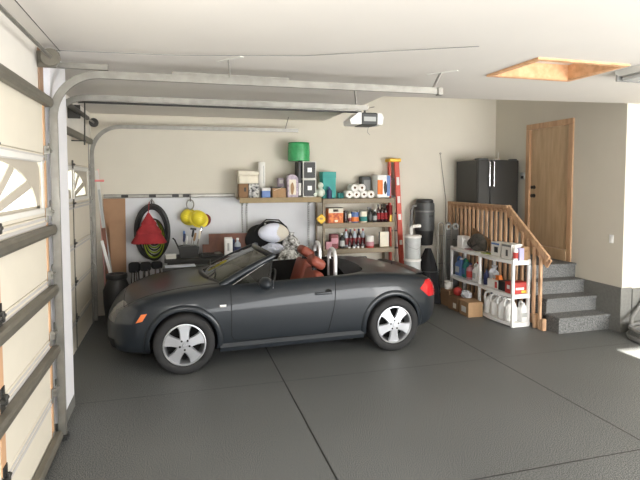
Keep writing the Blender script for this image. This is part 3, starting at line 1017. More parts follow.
# wheels: five broad spokes
def wheel(x, y, rot, sgn):
    w = bpy.data.objects.new('wheel', None); COL.objects.link(w); w.parent = car
    w.location = (x, y, .318)
    if sgn > 0:
        w.rotation_euler = (0, 0, math.pi)
    # local: outer face towards -y
    ty = MB().lathe([(.222, .0), (.232, -.018), (.26, -.028), (.298, -.022), (.314, -.006), (.318, .02), (.318, .18), (.312, .205), (.29, .215), (.23, .21), (.222, .2)], 48, (0, 0, 0), 'y')
    obj('tyre', ty, M['tyre'], w, 50)
    rim = MB().lathe([(.2235, .2), (.224, .0), (.222, -.014), (.214, -.016), (.205, -.008), (.200, .02), (.19, .10), (.19, .2)], 48, (0, 0, 0), 'y')
    obj('rim', rim, M['alloy'], w, 40)
    obj('brake_disc', MB().cyl((0, .10, 0), .185, .02, 'y', 32), M['well'], w, 40)
    sp = MB()
    for k in range(5):
        a = R(rot + 72 * k)
        d = Vector((math.cos(a), 0, math.sin(a))); n_ = Vector((-math.sin(a), 0, math.cos(a)))
        prof = [(.03, .046, -.012), (.075, .050, -.012), (.12, .053, -.006), (.165, .064, -.006), (.208, .088, -.004)]
        rows = []
        for r_, hw, yo in prof:
            o_ = d * r_
            rows.append([sp.bm.verts.new(o_ + n_ * (-hw) + Vector((0, yo + .022, 0))), sp.bm.verts.new(o_ + n_ * (-hw * .82) + Vector((0, yo, 0))), sp.bm.verts.new(o_ + n_ * (hw * .82) + Vector((0, yo, 0))), sp.bm.verts.new(o_ + n_ * hw + Vector((0, yo + .022, 0)))])
        for A, B in zip(rows, rows[1:]):
            for i in range(3):
                sp.bm.faces.new((A[i], A[i + 1], B[i + 1], B[i]))
    sp.lathe([(0, -.010), (.078, -.012), (.084, -.006), (.084, .02)], 30, (0, 0, 0), 'y')
    so_ = obj('spokes', sp, M['alloy'], w, 40)
    cap = MB().lathe([(0, -.022), (.022, -.02), (.028, -.010)], 20, (0, 0, 0), 'y')
    obj('center_cap', cap, M['alloy'], w, 40)
    for k in range(5):
        a = R(rot + 36 + 72 * k)
        obj('lug_hole', MB().cyl((.052 * math.cos(a), -.014, .052 * math.sin(a)), .011, .006, 'y', 12), M['well'], w)
wheel(-WB, -.885, 90, -1)
wheel(WB, -.885, 54, -1)
wheel(-WB, .885, 70, 1)
wheel(WB, .885, 40, 1)
# windscreen
bl, br = Vector((-.755, -.655, .885)), Vector((-.755, .655, .885))
bc = Vector((-.95, 0, .925))
tl, tr_ = Vector((-.185, -.56, 1.165)), Vector((-.185, .56, 1.165))
tcn = Vector((-.28, 0, 1.20))
def arcp(a, c, b, k):
    return a * (1 - k) * (1 - 2 * k) + c * 4 * k * (1 - k) + b * k * (2 * k - 1)
wsr = bpy.data.objects.new('windscreen', None); COL.objects.link(wsr); wsr.parent = car
g = MB(); rows = []
for i in range(13):
    k = i / 12
    A, B = arcp(bl, bc, br, k), arcp(tl, tcn, tr_, k)
    rows.append([g.bm.verts.new(A + (B - A) * j / 4 + Vector((-.0, 0, .02 * math.sin(math.pi * j / 4)))) for j in range(5)])
for A, B in zip(rows, rows[1:]):
    for j in range(4):
        g.bm.faces.new((A[j], A[j + 1], B[j + 1], B[j]))
obj('glass', g, M['ws'], wsr, 60)
obj('header_frame', MB().tube([arcp(tl, tcn, tr_, i / 12) for i in range(13)], .034, 8), M['paint'], wsr, 50)
for s_, b_, t_ in ((-1, bl, tl), (1, br, tr_)):
    obj('pillar', MB().tube([b_ + Vector((-.06, 0, -.02)), b_ + (t_ - b_) * .4 + Vector((0, 0, .018)), b_ + (t_ - b_) * .8 + Vector((0, 0, .01)), t_], [.045, .042, .038, .034], 10), M['paint'], wsr, 50)
obj('cowl_strip', MB().tube([arcp(bl, bc, br, i / 12) + Vector((-.02, 0, -.005)) for i in range(13)], .028, 8), M['black'], wsr, 50)
obj('rear_mirror', MB().box(-.30, -.275, -.11, .11, 1.13, 1.19, .012), M['black'], wsr)
for yy in (-.3, .25):
    obj('wiper', MB().tube([(-.93, yy - .2, .945), (-.83, yy, .965), (-.80, yy + .3, .985)], .009, 6), M['black'], car)
# quarter window triangle + weather strip on the near door
for sy in (-1, 1):
    q = MB(); a, b, c_ = Vector((-.66, .70 * sy, .885)), Vector((-.20, .55 * sy, 1.135)), Vector((-.26, .70 * sy, .905))
    v = [q.bm.verts.new(p) for p in (a, b, c_)]
    q.bm.faces.new(v)
    obj('quarter_glass', q, M['ws'], car)
    obj('quarter_seal', MB().tube([b, c_], .010, 6), M['black'], car)
    obj('trim_strip', MB().tube([a + Vector((-.02, -.01 * -sy, 0)), a + (b - a) * .95 + Vector((0, .012 * sy, 0))], .005, 6), M['chrome'], car)
    beltp = [(x, (abs(side(x, .86, 1.5 * sy) or .85) - .075) * sy, (top(x, .775 * sy) or .9) + .004) for x in [-.68 + 1.2 * i / 16 for i in range(17)]]
    obj('belt_seal', MB().tube(beltp, .013, 6), M['black'], car)
    # mirror
    mr = bpy.data.objects.new('door_mirror', None); COL.objects.link(mr); mr.parent = car
    obj('housing', MB().blob((-.36, .96 * sy, .93), (.075, .115, .07), .0, 1, 3), M['paint'], mr, 60)
    obj('mirror_glass', MB().box(-.298, -.290, .96 * sy - .085, .96 * sy + .085, .885, .975, .004), M['chrome'], mr)
    obj('stalk', MB().tube([(-.38, .80 * sy, .89), (-.37, .90 * sy, .915)], .03, 8), M['black'], mr, 50)
# door handle, repeater, antenna, spoiler
for sy, dd in ((-1, door_n), (1, door_f)):
    y = side(.33, .745, 1.5 * sy)
    obj('door_handle', MB().box(.24, .44, min(y, y + .028 * sy), max(y, y + .028 * sy), .735, .765, .010, None, 2), M['paint'], dd, 40)
    obj('handle_recess', MB().cyl((.40, y + (.001 if sy < 0 else -.005), .748), .045, .006, 'y', 20), M['seam'], dd)
    obj('repeater', MB().box(-.84, -.77, min(side(-.8, .69, 1.5 * sy), side(-.8, .69, 1.5 * sy) + .008 * sy), max(side(-.8, .69, 1.5 * sy), side(-.8, .69, 1.5 * sy) + .008 * sy), .68, .705, .003), M['white'], car)
obj('aerial', MB().tube([(1.62, .05, .87), (1.66, .05, 1.03)], [.008, .004], 6), M['black'], car)
sp = MB(); rows = []
for i in range(17):
    y = -.60 + 1.2 * i / 16
    x = 1.80 - .10 * (y / .6) ** 2
    z = (top(x, y) or .84)
    rows.append([sp.bm.verts.new((x - .08, y, z + .0)), sp.bm.verts.new((x - .02, y, z + .025)), sp.bm.verts.new((x + .05, y, z + .03)), sp.bm.verts.new((x + .052, y, z + .015)), sp.bm.verts.new((x + .0, y, z - .02))])
for A, B in zip(rows, rows[1:]):
    for j in range(4):
        sp.bm.faces.new((A[j], A[j + 1], B[j + 1], B[j]))
obj('spoiler', sp, M['paint'], car, 50)
for r_ in (1, -1):
    h = MB().cyl((2.0, .0, .5), .001, .001, 'x', 4)
    h.bm.free()
lg = MB()
obj('exhaust_pipe', MB().lathe([(.03, -.12), (.034, 0), (.028, 0), (.026, -.1)], 16, (1.89, -.45, .27), 'x'), M['chrome'], car, 40)
# folded top well cover
tp = MB(); rows = []
for i in range(13):
    y = -.56 + 1.12 * i / 12
    rows.append([tp.bm.verts.new((x, y, .955 + .03 * math.sin(math.pi * min(1, (x - .66) / .36)) * (1 - (y / .62) ** 2) - .06 * abs(y / .56) ** 3)) for x in (.70, .76, .84, .92, 1.0)])
for A, B in zip(rows, rows[1:]):
    for j in range(4):
        tp.bm.faces.new((A[j], A[j + 1], B[j + 1], B[j]))
obj('folded_top', tp, M['black_soft'], car, 60)
# cabin: seats, hoops, dashboard, wheel
for sy in (-1, 1):
    se = bpy.data.objects.new('seat', None); COL.objects.link(se); se.parent = car
    se.location = (-.10, .36 * sy, 0) if sy < 0 else (-.03, .36, .035)
    obj('seat_cushion', MB().box(-.12, .38, -.24, .24, .38, .55, .05, None, 3), M['leather'], se, 60)
    Mt = Matrix.Translation((.36, 0, .52)) @ Matrix.Rotation(R(18), 4, 'Y')
    obj('backrest', MB().box(-.07, .07, -.23, .23, 0, .44, .06, Mt, 3), M['leather'], se, 60)
    Mh = Matrix.Translation((.50, 0, 1.035)) @ Matrix.Rotation(R(34), 4, 'Y')
    obj('headrest_post', MB().tube([(.47, 0, .92), (.50, 0, 1.0)], .03, 8), M['black'], se)
    obj('headrest', MB().box(-.10, .10, -.14, .14, -.062, .062, .055, Mh, 4), M['leather'], se, 60)
    hp_ = [(.64, -.12, .84), (.64, -.12, 1.08)] + [(.64, -.12 * math.cos(a), 1.08 + .11 * math.sin(a)) for a in [math.pi * i / 12 for i in range(1, 12)]] + [(.64, .12, 1.08), (.64, .12, .84)]
    ho = obj('roll_hoop', MB().tube(hp_, .026, 10), M['hoop'], car, 60)
    ho.location = (-.03 if sy < 0 else 0, .36 * sy, 0)
    obj('hoop_panel', MB().box(.635, .645, -.10, .10, .84, 1.06), M['black'], ho)
obj('dashboard', MB().prism([(-.70, .88), (-.50, .90), (-.34, .82), (-.32, .62), (-.60, .5)], 'y', -.68, .68), M['black'], car, 30)
sw_ = MB().tube([(-.20 + .07 * math.sin(a), -.36 + .18 * math.cos(a), .80 + .17 * math.sin(a)) for a in [2 * math.pi * i / 24 for i in range(24)]], .016, 8, True)
swo = obj('steering_wheel', sw_, M['black'], car, 60)
obj('steering_hub', MB().blob((-.22, -.36, .80), (.03, .07, .06), 0, 1, 2), M['black'], swo, 60)
obj('steering_spoke', MB().bar((-.21, -.53, .80), (-.21, -.19, .80), .03, .015), M['black'], swo)
obj('console', MB().box(-.35, .45, -.10, .10, .35, .62, .03), M['black'], car)
#ITEMS0
# ------------------------------------------------------------------ generic small goods
def carton(name, label, cat, loc, dim, m, rz=0, group=None, lid=None, panel=None, tape=None, band=None, side_panel=None):
    w, d, h = dim
    t = thing(name, label, cat, loc, rz, group)
    body_h = h - (lid[0] if lid else 0)
    b = MB().box(-w / 2, w / 2, -d / 2, d / 2, 0, body_h, .004)
    obj('box_body', b, m, t)
    if lid:
        obj('lid', MB().box(-w / 2 - .004, w / 2 + .004, -d / 2 - .004, d / 2 + .004, body_h, h, .005), lid[1], t)
    else:
        for s in (-1, 1):
            obj('flap', MB().box(-w / 2 + .002, w / 2 - .002, min(.0015 * s, s * (d / 2 - .002)), max(.0015 * s, s * (d / 2 - .002)), h - .001, h + .003, .001), m, t)
    if tape:
        obj('tape', MB().box(-w / 2 - .001, w / 2 + .001, -.02, .02, h + .003, h + .004), tape, t)
    for pn in (panel or []):
        u0, u1, v0, v1, pm = pn[:5]
        obj(pn[5] if len(pn) > 5 else 'label_panel', MB().box(-w / 2 + u0 * w, -w / 2 + u1 * w, -d / 2 - .002, -d / 2 + .001, v0 * h, v1 * h), pm, t)
    for pn in (side_panel or []):
        u0, u1, v0, v1, pm = pn[:5]
        obj(pn[5] if len(pn) > 5 else 'label_panel', MB().box(-w / 2 - .002, -w / 2 + .001, -d / 2 + u0 * d, -d / 2 + u1 * d, v0 * h, v1 * h), pm, t)
    return t

def bottle(name, label, cat, loc, r, h, m, capm, labm=None, group=None, neck=.35, spray=False, rz=0):
    t = thing(name, label, cat, loc, rz, group)
    hs = h * (.62 if neck > .2 else .8)
    pr = [(0, 0), (r * .85, 0), (r, .012), (r, hs), (r * .9, hs + h * .08), (r * neck, hs + h * .2), (r * neck, h * .9), (0, h * .9)]
    obj('bottle_body', MB().lathe(pr, 16), m, t, 45)
    if spray:
        obj('spray_head', MB().box(-.05, .03, -.016, .016, h * .9, h, .008).box(-.035, -.022, -.008, .008, h * .74, h * .9), capm, t)
    else:
        obj('cap', MB().cyl((0, 0, h * .89), r * neck * 1.25, h * .11, 'z', 14, None, .003), capm, t, 40)
    if labm:
        obj('bottle_label', MB().lathe([(r + .001, h * .15), (r + .0015, h * .15), (r + .0015, h * .52), (r + .001, h * .52)], 16), labm, t, 40)
    return t

def can(name, label, cat, loc, r, h, m, band=None, lidm=None, group=None):
    t = thing(name, label, cat, loc, 0, group)
    obj('can_body', MB().lathe([(0, 0), (r * .96, 0), (r, .006), (r, h - .008), (r * .97, h - .004), (r * .97, h - .012), (0, h - .012)], 20), m, t, 40)
    obj('can_lid', MB().lathe([(0, h - .010), (r * .9, h - .010), (r * .93, h + .002), (r * .99, h + .002), (r * 1.0, h - .006)], 20), lidm or M['steel'], t, 40)
    if band:
        obj('can_label', MB().lathe([(r + .0005, h * .1), (r + .0015, h * .1), (r + .0015, h * .52), (r + .0005, h * .52)], 20), band, t, 40)
    return t

def jug(name, label, cat, loc, w, d, h, m, capm, labm=None, rz=0, group=None):
    t = thing(name, label, cat, loc, rz, group)
    b = MB(); rows = []
    for k, (f, z) in enumerate([(.88, 0), (1, .03), (1, .58), (.88, .68), (.52, .80), (.34, .88)]):
        rows.append([b.bm.verts.new((x * f, y * f + (.12 * d if k > 3 else 0) * -1, z * h)) for x, y in rpoly(-w / 2, w / 2, -d / 2, d / 2, min(w, d) * .28, 4)])
    for A, B in zip(rows, rows[1:]):
        n = len(A)
        for i in range(n):
            b.bm.faces.new((A[i], A[(i + 1) % n], B[(i + 1) % n], B[i]))
    b.bm.faces.new(rows[0]); b.bm.faces.new(rows[-1])
    obj('jug_body', b, m, t, 50)
    obj('jug_handle', MB().tube([(0, -d * .02, .84 * h), (0, d * .06, .97 * h), (0, d * .24, 1.0 * h), (0, d * .42, .95 * h), (0, d * .50, .82 * h), (0, d * .48, .62 * h)], min(w, d) * .13, 8), m, t, 60)
    obj('cap', MB().cyl((0, -.12 * d, .87 * h), min(w, d) * .20, .10 * h, 'z', 14, None, .003), capm, t, 40)
    if labm:
        obj('jug_label', MB().box(-w / 2 - .002, -w / 2, -d * .28, d * .28, .18 * h, .5 * h), labm, t)
    return t

# ------------------------------------------------------------------ wall rail and left storage shelf
wr = thing('wall_rail', 'long grey slotted storage rail screwed to the back wall', 'storage rail')
obj('rail_profile', MB().prism([(BY - .001, 1.785), (BY - .03, 1.79), (BY - .034, 1.80), (BY - .034, 1.83), (BY - .03, 1.84), (BY - .001, 1.845)], 'x', -1.06, .90), M['steel'], wr)
for x in (-.76, -.36, -.02, .14):
    obj('rail_clip', MB().box(x - .05, x + .05, BY - .045, BY - .034, 1.795, 1.84, .004), M['black'], wr)

us = thing('wall_shelf', 'beige board shelf on slotted uprights above the workbench', 'shelf')
obj('shelf_board', MB().box(.92, 2.21, 7.78, BY, 1.755, 1.785, .003), M['shelf_wood'], us)
obj('front_lip', MB().box(.92, 2.21, 7.765, 7.78, 1.705, 1.785, .003), M['shelf_wood'], us)
for x in (1.015, 1.085, 2.12):
    u = obj('slotted_upright', MB().box(x - .014, x + .014, BY - .034, BY - .012, .80, 1.76), M['grey_l'], us)
    for k in range(24):
        z = .84 + k * .038
        obj('slot', MB().box(x - .005, x + .005, BY - .0355, BY - .033, z, z + .018), M['black'], u)
    obj('shelf_bracket', MB().prism([(BY - .03, 1.755), (7.80, 1.755), (7.80, 1.735), (BY - .03, 1.66)], 'x', x - .005, x + .005), M['grey_l'], us)

SZ = 1.785
carton('cardboard_box', 'small brown box at the left end of the wall shelf', 'box', (.99, 7.93, SZ), (.14, .2, .21), M['card_d'], panel=[(.55, .75, .45, .75, M['black'], 'printed_mark')])
carton('patterned_box', 'black and white patterned box on the wall shelf under the white cooler', 'box', (1.15, 7.93, SZ), (.16, .2, .215), M['speckle_box'])
cl = thing('cooler_box', 'white foam cooler lying across two boxes at the shelf end', 'cooler', (1.07, 7.94, SZ + .219))
obj('cooler_body', MB().box(-.15, .15, -.11, .11, 0, .125, .015, None, 2), M['cream'], cl, 40)
obj('cooler_lid', MB().box(-.16, .16, -.12, .12, .125, .195, .015, None, 2), M['cream'], cl, 40)
rl_ = thing('paper_roll', 'tall white wrapped roll standing upright on the wall shelf', 'paper roll', (1.31, 8.08, SZ))
obj('roll_body', MB().lathe([(0, 0), (.055, 0), (.058, .01), (.058, .55), (.05, .56), (.02, .56), (.02, .54), (0, .54)], 20), M['paper'], rl_, 40)
obj('print_strip', MB().box(.02, .028, -.06, -.054, .22, .5), M['grey_l'], rl_)
carton('blue_box', 'small bright blue and white box on the wall shelf', 'box', (1.34, 7.90, SZ), (.13, .15, .15), M['blue'], lid=(.045, M['white_dull']))
cb_ = carton('cardboard_box', 'open tan cardboard box in the middle of the wall shelf', 'box', (1.54, 7.90, SZ), (.215, .2, .165), M['card'], lid=(.02, M['black']))
obj('raised_flap', MB().bar((-.09, -.105, .11), (.06, -.105, .165), .004, .05, (0, 1, 0)), M['cream'], cb_)
carton('picture_box', 'pale little box standing behind the tan cardboard box', 'box', (1.62, 8.10, SZ), (.10, .12, .30), M['lilac'], panel=[(.2, .8, .72, .92, M['white_dull'], 'picture')])
dbx = thing('toy_box', 'tall lilac toy packaging box with a clear front on the wall shelf', 'toy box', (1.765, 7.90, SZ))
obj('package', MB().prism([(-.085, 0), (.085, 0), (.085, .30), (.05, .345), (-.03, .365), (-.07, .34), (-.085, .30)], 'y', -.07, .07), M['lilac'], dbx)
obj('display_window', MB().box(-.06, .05, -.073, -.069, .04, .28, .002), M['cream'], dbx)
obj('figure_print', MB().blob((-.01, -.074, .14), (.03, .006, .09), .2, 3, 2), M['card'], dbx, 60)
carton('storage_carton', 'tall dark box squeezed left of the stacked black drawers', 'box', (1.885, 7.98, SZ), (.055, .24, .56), M['black'], panel=[(.1, .9, .05, .4, M['white_dull'], 'paper_label')])
for k in range(2):
    q = thing('storage_cube', 'black storage cube with white edges, ' + ('lower of the stacked pair' if k == 0 else 'upper one carrying the green package'), 'storage cube', (2.03, 7.93, SZ + .285 * k), 0, 'stacked black storage cubes')
    obj('cube_frame', MB().box(-.11, .11, -.12, .13, 0, .284, .006), M['white_dull'], q)
    dr_ = obj('drawer', MB().box(-.094, .094, -.128, -.11, .017, .268, .004), M['black'], q)
    obj('label_holder', MB().box(-.035, .035, -.133, -.127, .11, .18, .002), M['white'], dr_)
    obj('side_cover', MB().box(-.114, -.109, -.11, .12, .015, .27), M['black'], q)
gp = thing('wrapped_package', 'shiny green wrapped drum on top of the black storage cubes', 'package', (1.89, 7.95, SZ + .572))
obj('drum', MB().lathe([(0, 0), (.165, 0), (.175, .012), (.178, .14), (.172, .265), (.16, .28), (0, .28)], 24), M['green'], gp, 35)
obj('top_fold', MB().lathe([(.10, .279), (.168, .281), (.178, .290), (.165, .296), (.10, .287)], 24), M['green'], gp, 60)
fg = thing('ceramic_figure', 'pale two-ball snowman figure between shelf and steel rack', 'figurine', (2.215, 7.83, SZ))
obj('body_ball', MB().blob((0, 0, .072), (.072, .07, .075), .02, 2, 3), M['plush_white'], fg, 60)
obj('head_ball', MB().blob((.0, 0, .185), (.05, .05, .052), .02, 3, 3), M['plush_white'], fg, 60)
obj('side_ball', MB().blob((-.095, 0, .04), (.04, .04, .04), .02, 4, 2), M['plush_white'], fg, 60)

# ------------------------------------------------------------------ steel shelving unit
su = thing('shelving_unit', 'beige steel shelving unit against the back wall beside the red ladder', 'shelving unit')
UX0, UX1, UY0, UY1 = 2.23, 3.47, 7.75, 8.2
for x in (UX0, UX1):
    for y in (UY0, UY1):
        sx = 1 if x == UX0 else -1
        sy = 1 if y == UY0 else -1
        m_ = MB().box(min(x, x + .035 * sx), max(x, x + .035 * sx), min(y, y + .004 * sy), max(y, y + .004 * sy), 0, 1.75)
        m_.box(min(x, x + .004 * sx), max(x, x + .004 * sx), min(y, y + .035 * sy), max(y, y + .035 * sy), 0, 1.75)
        obj('post', m_, M['shelf_steel'], su)
for z in (.42, .94, 1.36, 1.755):
    m_ = MB().box(UX0 + .004, UX1 - .004, UY0 + .004, UY1 - .004, z - .012, z)
    so_ = obj('shelf_board', m_, M['shelf_wood'], su)
    obj('front_beam', MB().box(UX0, UX1, UY0 - .008, UY0 + .003, z - .078, z + .003, .003), M['shelf_steel'], so_)
    obj('rear_beam', MB().box(UX0, UX1, UY1, UY1 + .006, z - .078, z, .003), M['shelf_steel'], so_)
Z1, Z2, Z3 = 1.758, 1.363, .943
tb = thing('gift_box', 'tall teal box with a lift-off lid standing on the steel shelving', 'box', (2.38, 7.98, Z1))
obj('box_body', MB().box(-.11, .11, -.10, .10, 0, .33, .004), M['teal'], tb)
obj('box_lid', MB().box(-.114, .114, -.104, .104, .33, .43, .004), M['teal'], tb)
bottle('spray_bottle', 'small blue bottle in front of the tall teal box', 'bottle', (2.36, 7.82, Z1), .042, .19, M['navy'], M['blue'])
for i, x in enumerate((2.545, 2.60)):
    t = thing('glass_jar', ('left' if i == 0 else 'right') + ' one of two low green glass jars beside the paper rolls', 'jar', (x, 7.90, Z1), 0, 'green glass jars')
    obj('jar_body', MB().lathe([(0, 0), (.026, 0), (.028, .01), (.028, .08), (.02, .09), (0, .09)], 14), M['teal_d'], t, 40)
    obj('jar_lid', MB().cyl((0, 0, .088), .023, .015, 'z', 14), M['grey_d'], t, 40)
RLAB = ['paper roll at the left end of the bottom row, brown core showing', 'second paper roll of the bottom row from the teal box', 'third paper roll of the bottom row from the teal box', 'bottom paper roll next to the dark wrapped pack', 'upper paper roll nearer the teal box', 'upper paper roll nearer the dark wrapped pack']
def roll(loc, lab, rot):
    t = thing('paper_towel_roll', 'white ' + lab, 'paper roll', loc, 0, 'white paper towel rolls piled on the steel shelving')
    obj('paper', MB().lathe([(.02, 0), (.058, 0), (.0625, .006), (.0625, .21), (.02, .21), (.02, 0)], 22, (0, 0, 0), 'y'), M['paper'], t, 40)
    obj('cardboard_core', MB().lathe([(.0205, .002), (.0205, .208), (.014, .208), (.014, .002), (.0205, .002)], 14, (0, 0, 0), 'y'), M['card_d'], t, 40)
    return t
for i, (x, z) in enumerate(((2.695, .0625), (2.822, .0625), (2.949, .0625), (3.076, .0625), (2.790, .172), (2.917, .172))):
    roll((x, 7.80 + .01 * (i % 2), Z1 + z), RLAB[i], 0)
dk = thing('wrapped_pack', 'dark grey-green wrapped pack beside the white paper rolls', 'package', (3.085, 8.12, Z1), R(-4))
obj('pack_body', MB().box(-.085, .085, -.10, .10, 0, .36, .025, None, 2), M['grey_d'], dk, 40)
obj('print_panel', MB().box(-.05, .06, -.102, -.099, .06, .30), M['grey'], dk)
pk = thing('paper_goods_pack', 'plastic-wrapped pack printed orange, white and blue on the steel shelving', 'package', (3.30, 7.94, Z1), R(4))
obj('pack_body', MB().box(-.12, .12, -.11, .11, 0, .385, .03, None, 2), M['white'], pk, 40)
obj('orange_panel', MB().box(-.115, -.02, -.1135, -.105, .06, .30, .002), M['orange'], pk)
obj('black_print', MB().blob((.025, -.113, .17), (.03, .004, .10), .3, 6, 2), M['black'], pk, 60)
obj('blue_panel', MB().box(.055, .1215, -.1135, -.05, .03, .37, .004), M['blue'], pk)

sg = thing('diamond_sign', 'small yellow diamond-shaped sign hung on the left rack post', 'sign', (2.20, 7.73, 1.44))
Md = Matrix.Rotation(R(45), 4, 'Y')
obj('sign_plate', MB().box(-.06, .06, -.003, .003, -.06, .06, .008, Md), M['diamond'], sg)
obj('sign_mark', MB().box(-.025, .025, -.0045, -.002, -.012, .018, 0), M['card'], sg)
obj('hanging_string', MB().tube([(0, 0, .08), (.03, .01, .17)], .002, 5), M['grey'], sg)

sn = carton('snack_box', 'red and yellow printed snack box on the middle rack shelf', 'box', (2.465, 7.88, Z2), (.255, .16, .245), M['snack'], panel=[(.02, .98, .66, .98, M['cream'], 'yellow_band'), (.32, .66, .74, .90, M['brown'], 'printed_mark'), (.42, .62, .06, .20, M['cream'], 'printed_badge')], lid=(.01, M['black']))
can('spice_jar', 'narrow dark jar with grey lid beside the snack box', 'jar', (2.645, 7.86, Z2), .034, .19, M['cola'], None, M['grey_d'])
can('spice_jar', 'narrow pale jar standing left of the blue and orange can', 'jar', (2.712, 7.84, Z2), .03, .15, M['cream'], M['maroon'], M['grey_d'])
can('food_can', 'large can with blue top half and orange label on the rack', 'can', (2.80, 7.84, Z2), .066, .175, M['blue'], M['orange'], M['steel'])
can('food_can', 'large can with cream top and dark green label on the rack', 'can', (2.95, 7.84, Z2), .064, .185, M['cream'], M['teal_d'], M['steel'])
bottle('spray_bottle', 'black spray bottle with angled trigger right of the green can', 'bottle', (3.075, 7.86, Z2), .042, .245, M['black'], M['grey'], M['grey_d'], spray=True)
bottle('squeeze_bottle', 'small black bottle with white collar beside the spray bottle', 'bottle', (3.145, 7.82, Z2), .036, .20, M['black'], M['white'], M['grey_l'])
for i, x in enumerate((3.21, 3.275, 3.34)):
    bottle('soda_bottle', ['dark soda bottle with red label nearest the black squeeze bottle', 'dark soda bottle with red label between two like it', 'dark soda bottle with red label beside the yellow box'][i], 'bottle', (x, 7.83, Z2), .031, .29, M['cola'], M['black'], M['red_fabric'], 'dark soda bottles on the middle rack shelf')
carton('slim_box', 'slim red and yellow box at the right end of the rack shelf', 'box', (3.415, 7.86, Z2), (.055, .16, .27), M['red_fabric'], panel=[(.1, .9, .03, .42, M['diamond'], 'yellow_panel')])

carton('pink_box', 'small pink box at the left of the lower rack shelf', 'box', (2.335, 7.80, Z3), (.10, .08, .12), M['pink'])
carton('pink_box', 'dark box with pink oval print on the lower rack shelf', 'box', (2.455, 7.90, Z3), (.12, .14, .23), M['maroon'], panel=[(.0, 1, .35, .75, M['pink'], 'printed_band')])
bottle('cleaner_bottle', 'black bottle with white cap behind the chrome roll hoops', 'bottle', (2.59, 7.86, Z3), .045, .245, M['black'], M['white'], M['grey_l'])
for i in range(5):
    bottle('juice_bottle', ['dark juice bottle nearest the white-capped black bottle', 'second dark juice bottle along the lower rack shelf', 'third dark juice bottle along the lower rack shelf', 'fourth dark juice bottle along the lower rack shelf', 'dark juice bottle next to the red and white tub'][i], 'bottle', (2.69 + .074 * i, 7.95, Z3), .036, .30, M['bottle_clear'] if i % 2 == 0 else M['cola'], M['navy'] if i % 2 else M['red'], M['maroon'], 'juice bottles on the lower rack shelf')
for i in range(4):
    t = thing('small_flask', ['tiny dark flask with white base at the left of its row', 'second tiny dark flask in the row before the juice bottles', 'third tiny dark flask in the row before the juice bottles', 'tiny dark flask with white base nearest the red tub'][i], 'flask', (2.70 + .075 * i, 7.81, Z3), 0, 'small flasks on the lower rack shelf')
    obj('flask_body', MB().lathe([(0, .03), (.022, .03), (.024, .08), (.012, .11), (.012, .13), (0, .13)], 12), M['cola'], t, 40)
    obj('white_base', MB().cyl((0, 0, 0), .02, .03, 'z', 12), M['white'], t, 40)
tu = can('plastic_tub', 'white tub with red print and red base on the lower rack shelf', 'tub', (3.06, 7.83, Z3), .068, .19, M['white_dull'], M['pink'], M['white'])
obj('tub_base', MB().cyl((0, 0, 0), .0695, .03, 'z', 20), M['red'], tu, 40)
bd = thing('folder', 'pale cardboard folder standing at the right of the lower rack shelf', 'folder', (3.33, 7.86, Z3), R(3))
obj('cover', MB().box(-.085, .085, -.02, .02, 0, .25, .004), M['cream'], bd)
obj('spine', MB().box(-.09, -.085, -.02, .02, 0, .25, .003), M['black'], bd)
bg_ = thing('duffel_bag', 'dark duffel bag on the bottom rack shelf behind the car', 'bag', (2.9, 7.97, .425))
obj('bag_body', MB().blob((0, 0, .17), (.40, .13, .15), .06, 5, 3), M['black_soft'], bg_, 60)
obj('bag_strap', MB().tube([(-.2, -.15, .2), (-.1, -.12, .36), (.1, -.12, .36), (.2, -.15, .2)], .014, 6), M['grey_d'], bg_, 60)

# ------------------------------------------------------------------ ladder
la = thing('step_ladder', 'folded red fibreglass stepladder with yellow top leaning on the back wall', 'ladder')
def rail(p0, p1, w, d, nm='rail'):
    return obj(nm, MB().bar(p0, p1, w, d, (0, 1, 0), .004), M['ladder_red'], la)
r1 = rail((3.515, 8.0, 0), (3.52, 8.10, 2.37), .03, .075)
r2 = rail((3.735, 7.96, 0), (3.635, 8.06, 2.37), .085, .04)
rail((3.56, 8.10, 0), (3.56, 8.17, 2.34), .03, .05, 'rear_rail')
rail((3.78, 8.08, 0), (3.68, 8.17, 2.34), .05, .035, 'rear_rail')
obj('ladder_top', MB().box(3.485, 3.70, 8.0, 8.2, 2.365, 2.425, .012), M['yellow_l'], la)
for i in range(7):
    z = .30 + .30 * i
    k = z / 2.4
    a = Vector((3.515, 8.03, 0)).lerp(Vector((3.52, 8.12, 2.37)), k)
    b_ = Vector((3.735, 8.0, 0)).lerp(Vector((3.635, 8.10, 2.37)), k)
    obj('step', MB().bar(a, b_, .07, .022, (0, 0, 1)), M['grey_d'], la)
for k, hh in ((.83, .14), (.70, .12), (.58, .10), (.40, .08)):
    p0_, p1_ = Vector((3.735, 7.938, 0)), Vector((3.635, 8.038, 2.37))
    obj('warning_label', MB().bar(p0_.lerp(p1_, k), p0_.lerp(p1_, k + hh / 2.4), .05, .004, (0, 1, 0)), M['white_dull'], r2)
for p_ in ((3.515, 8.0), (3.735, 7.96)):
    obj('rubber_foot', MB().box(p_[0] - .05, p_[0] + .05, p_[1] - .04, p_[1] + .04, 0, .05, .006), M['black'], la)

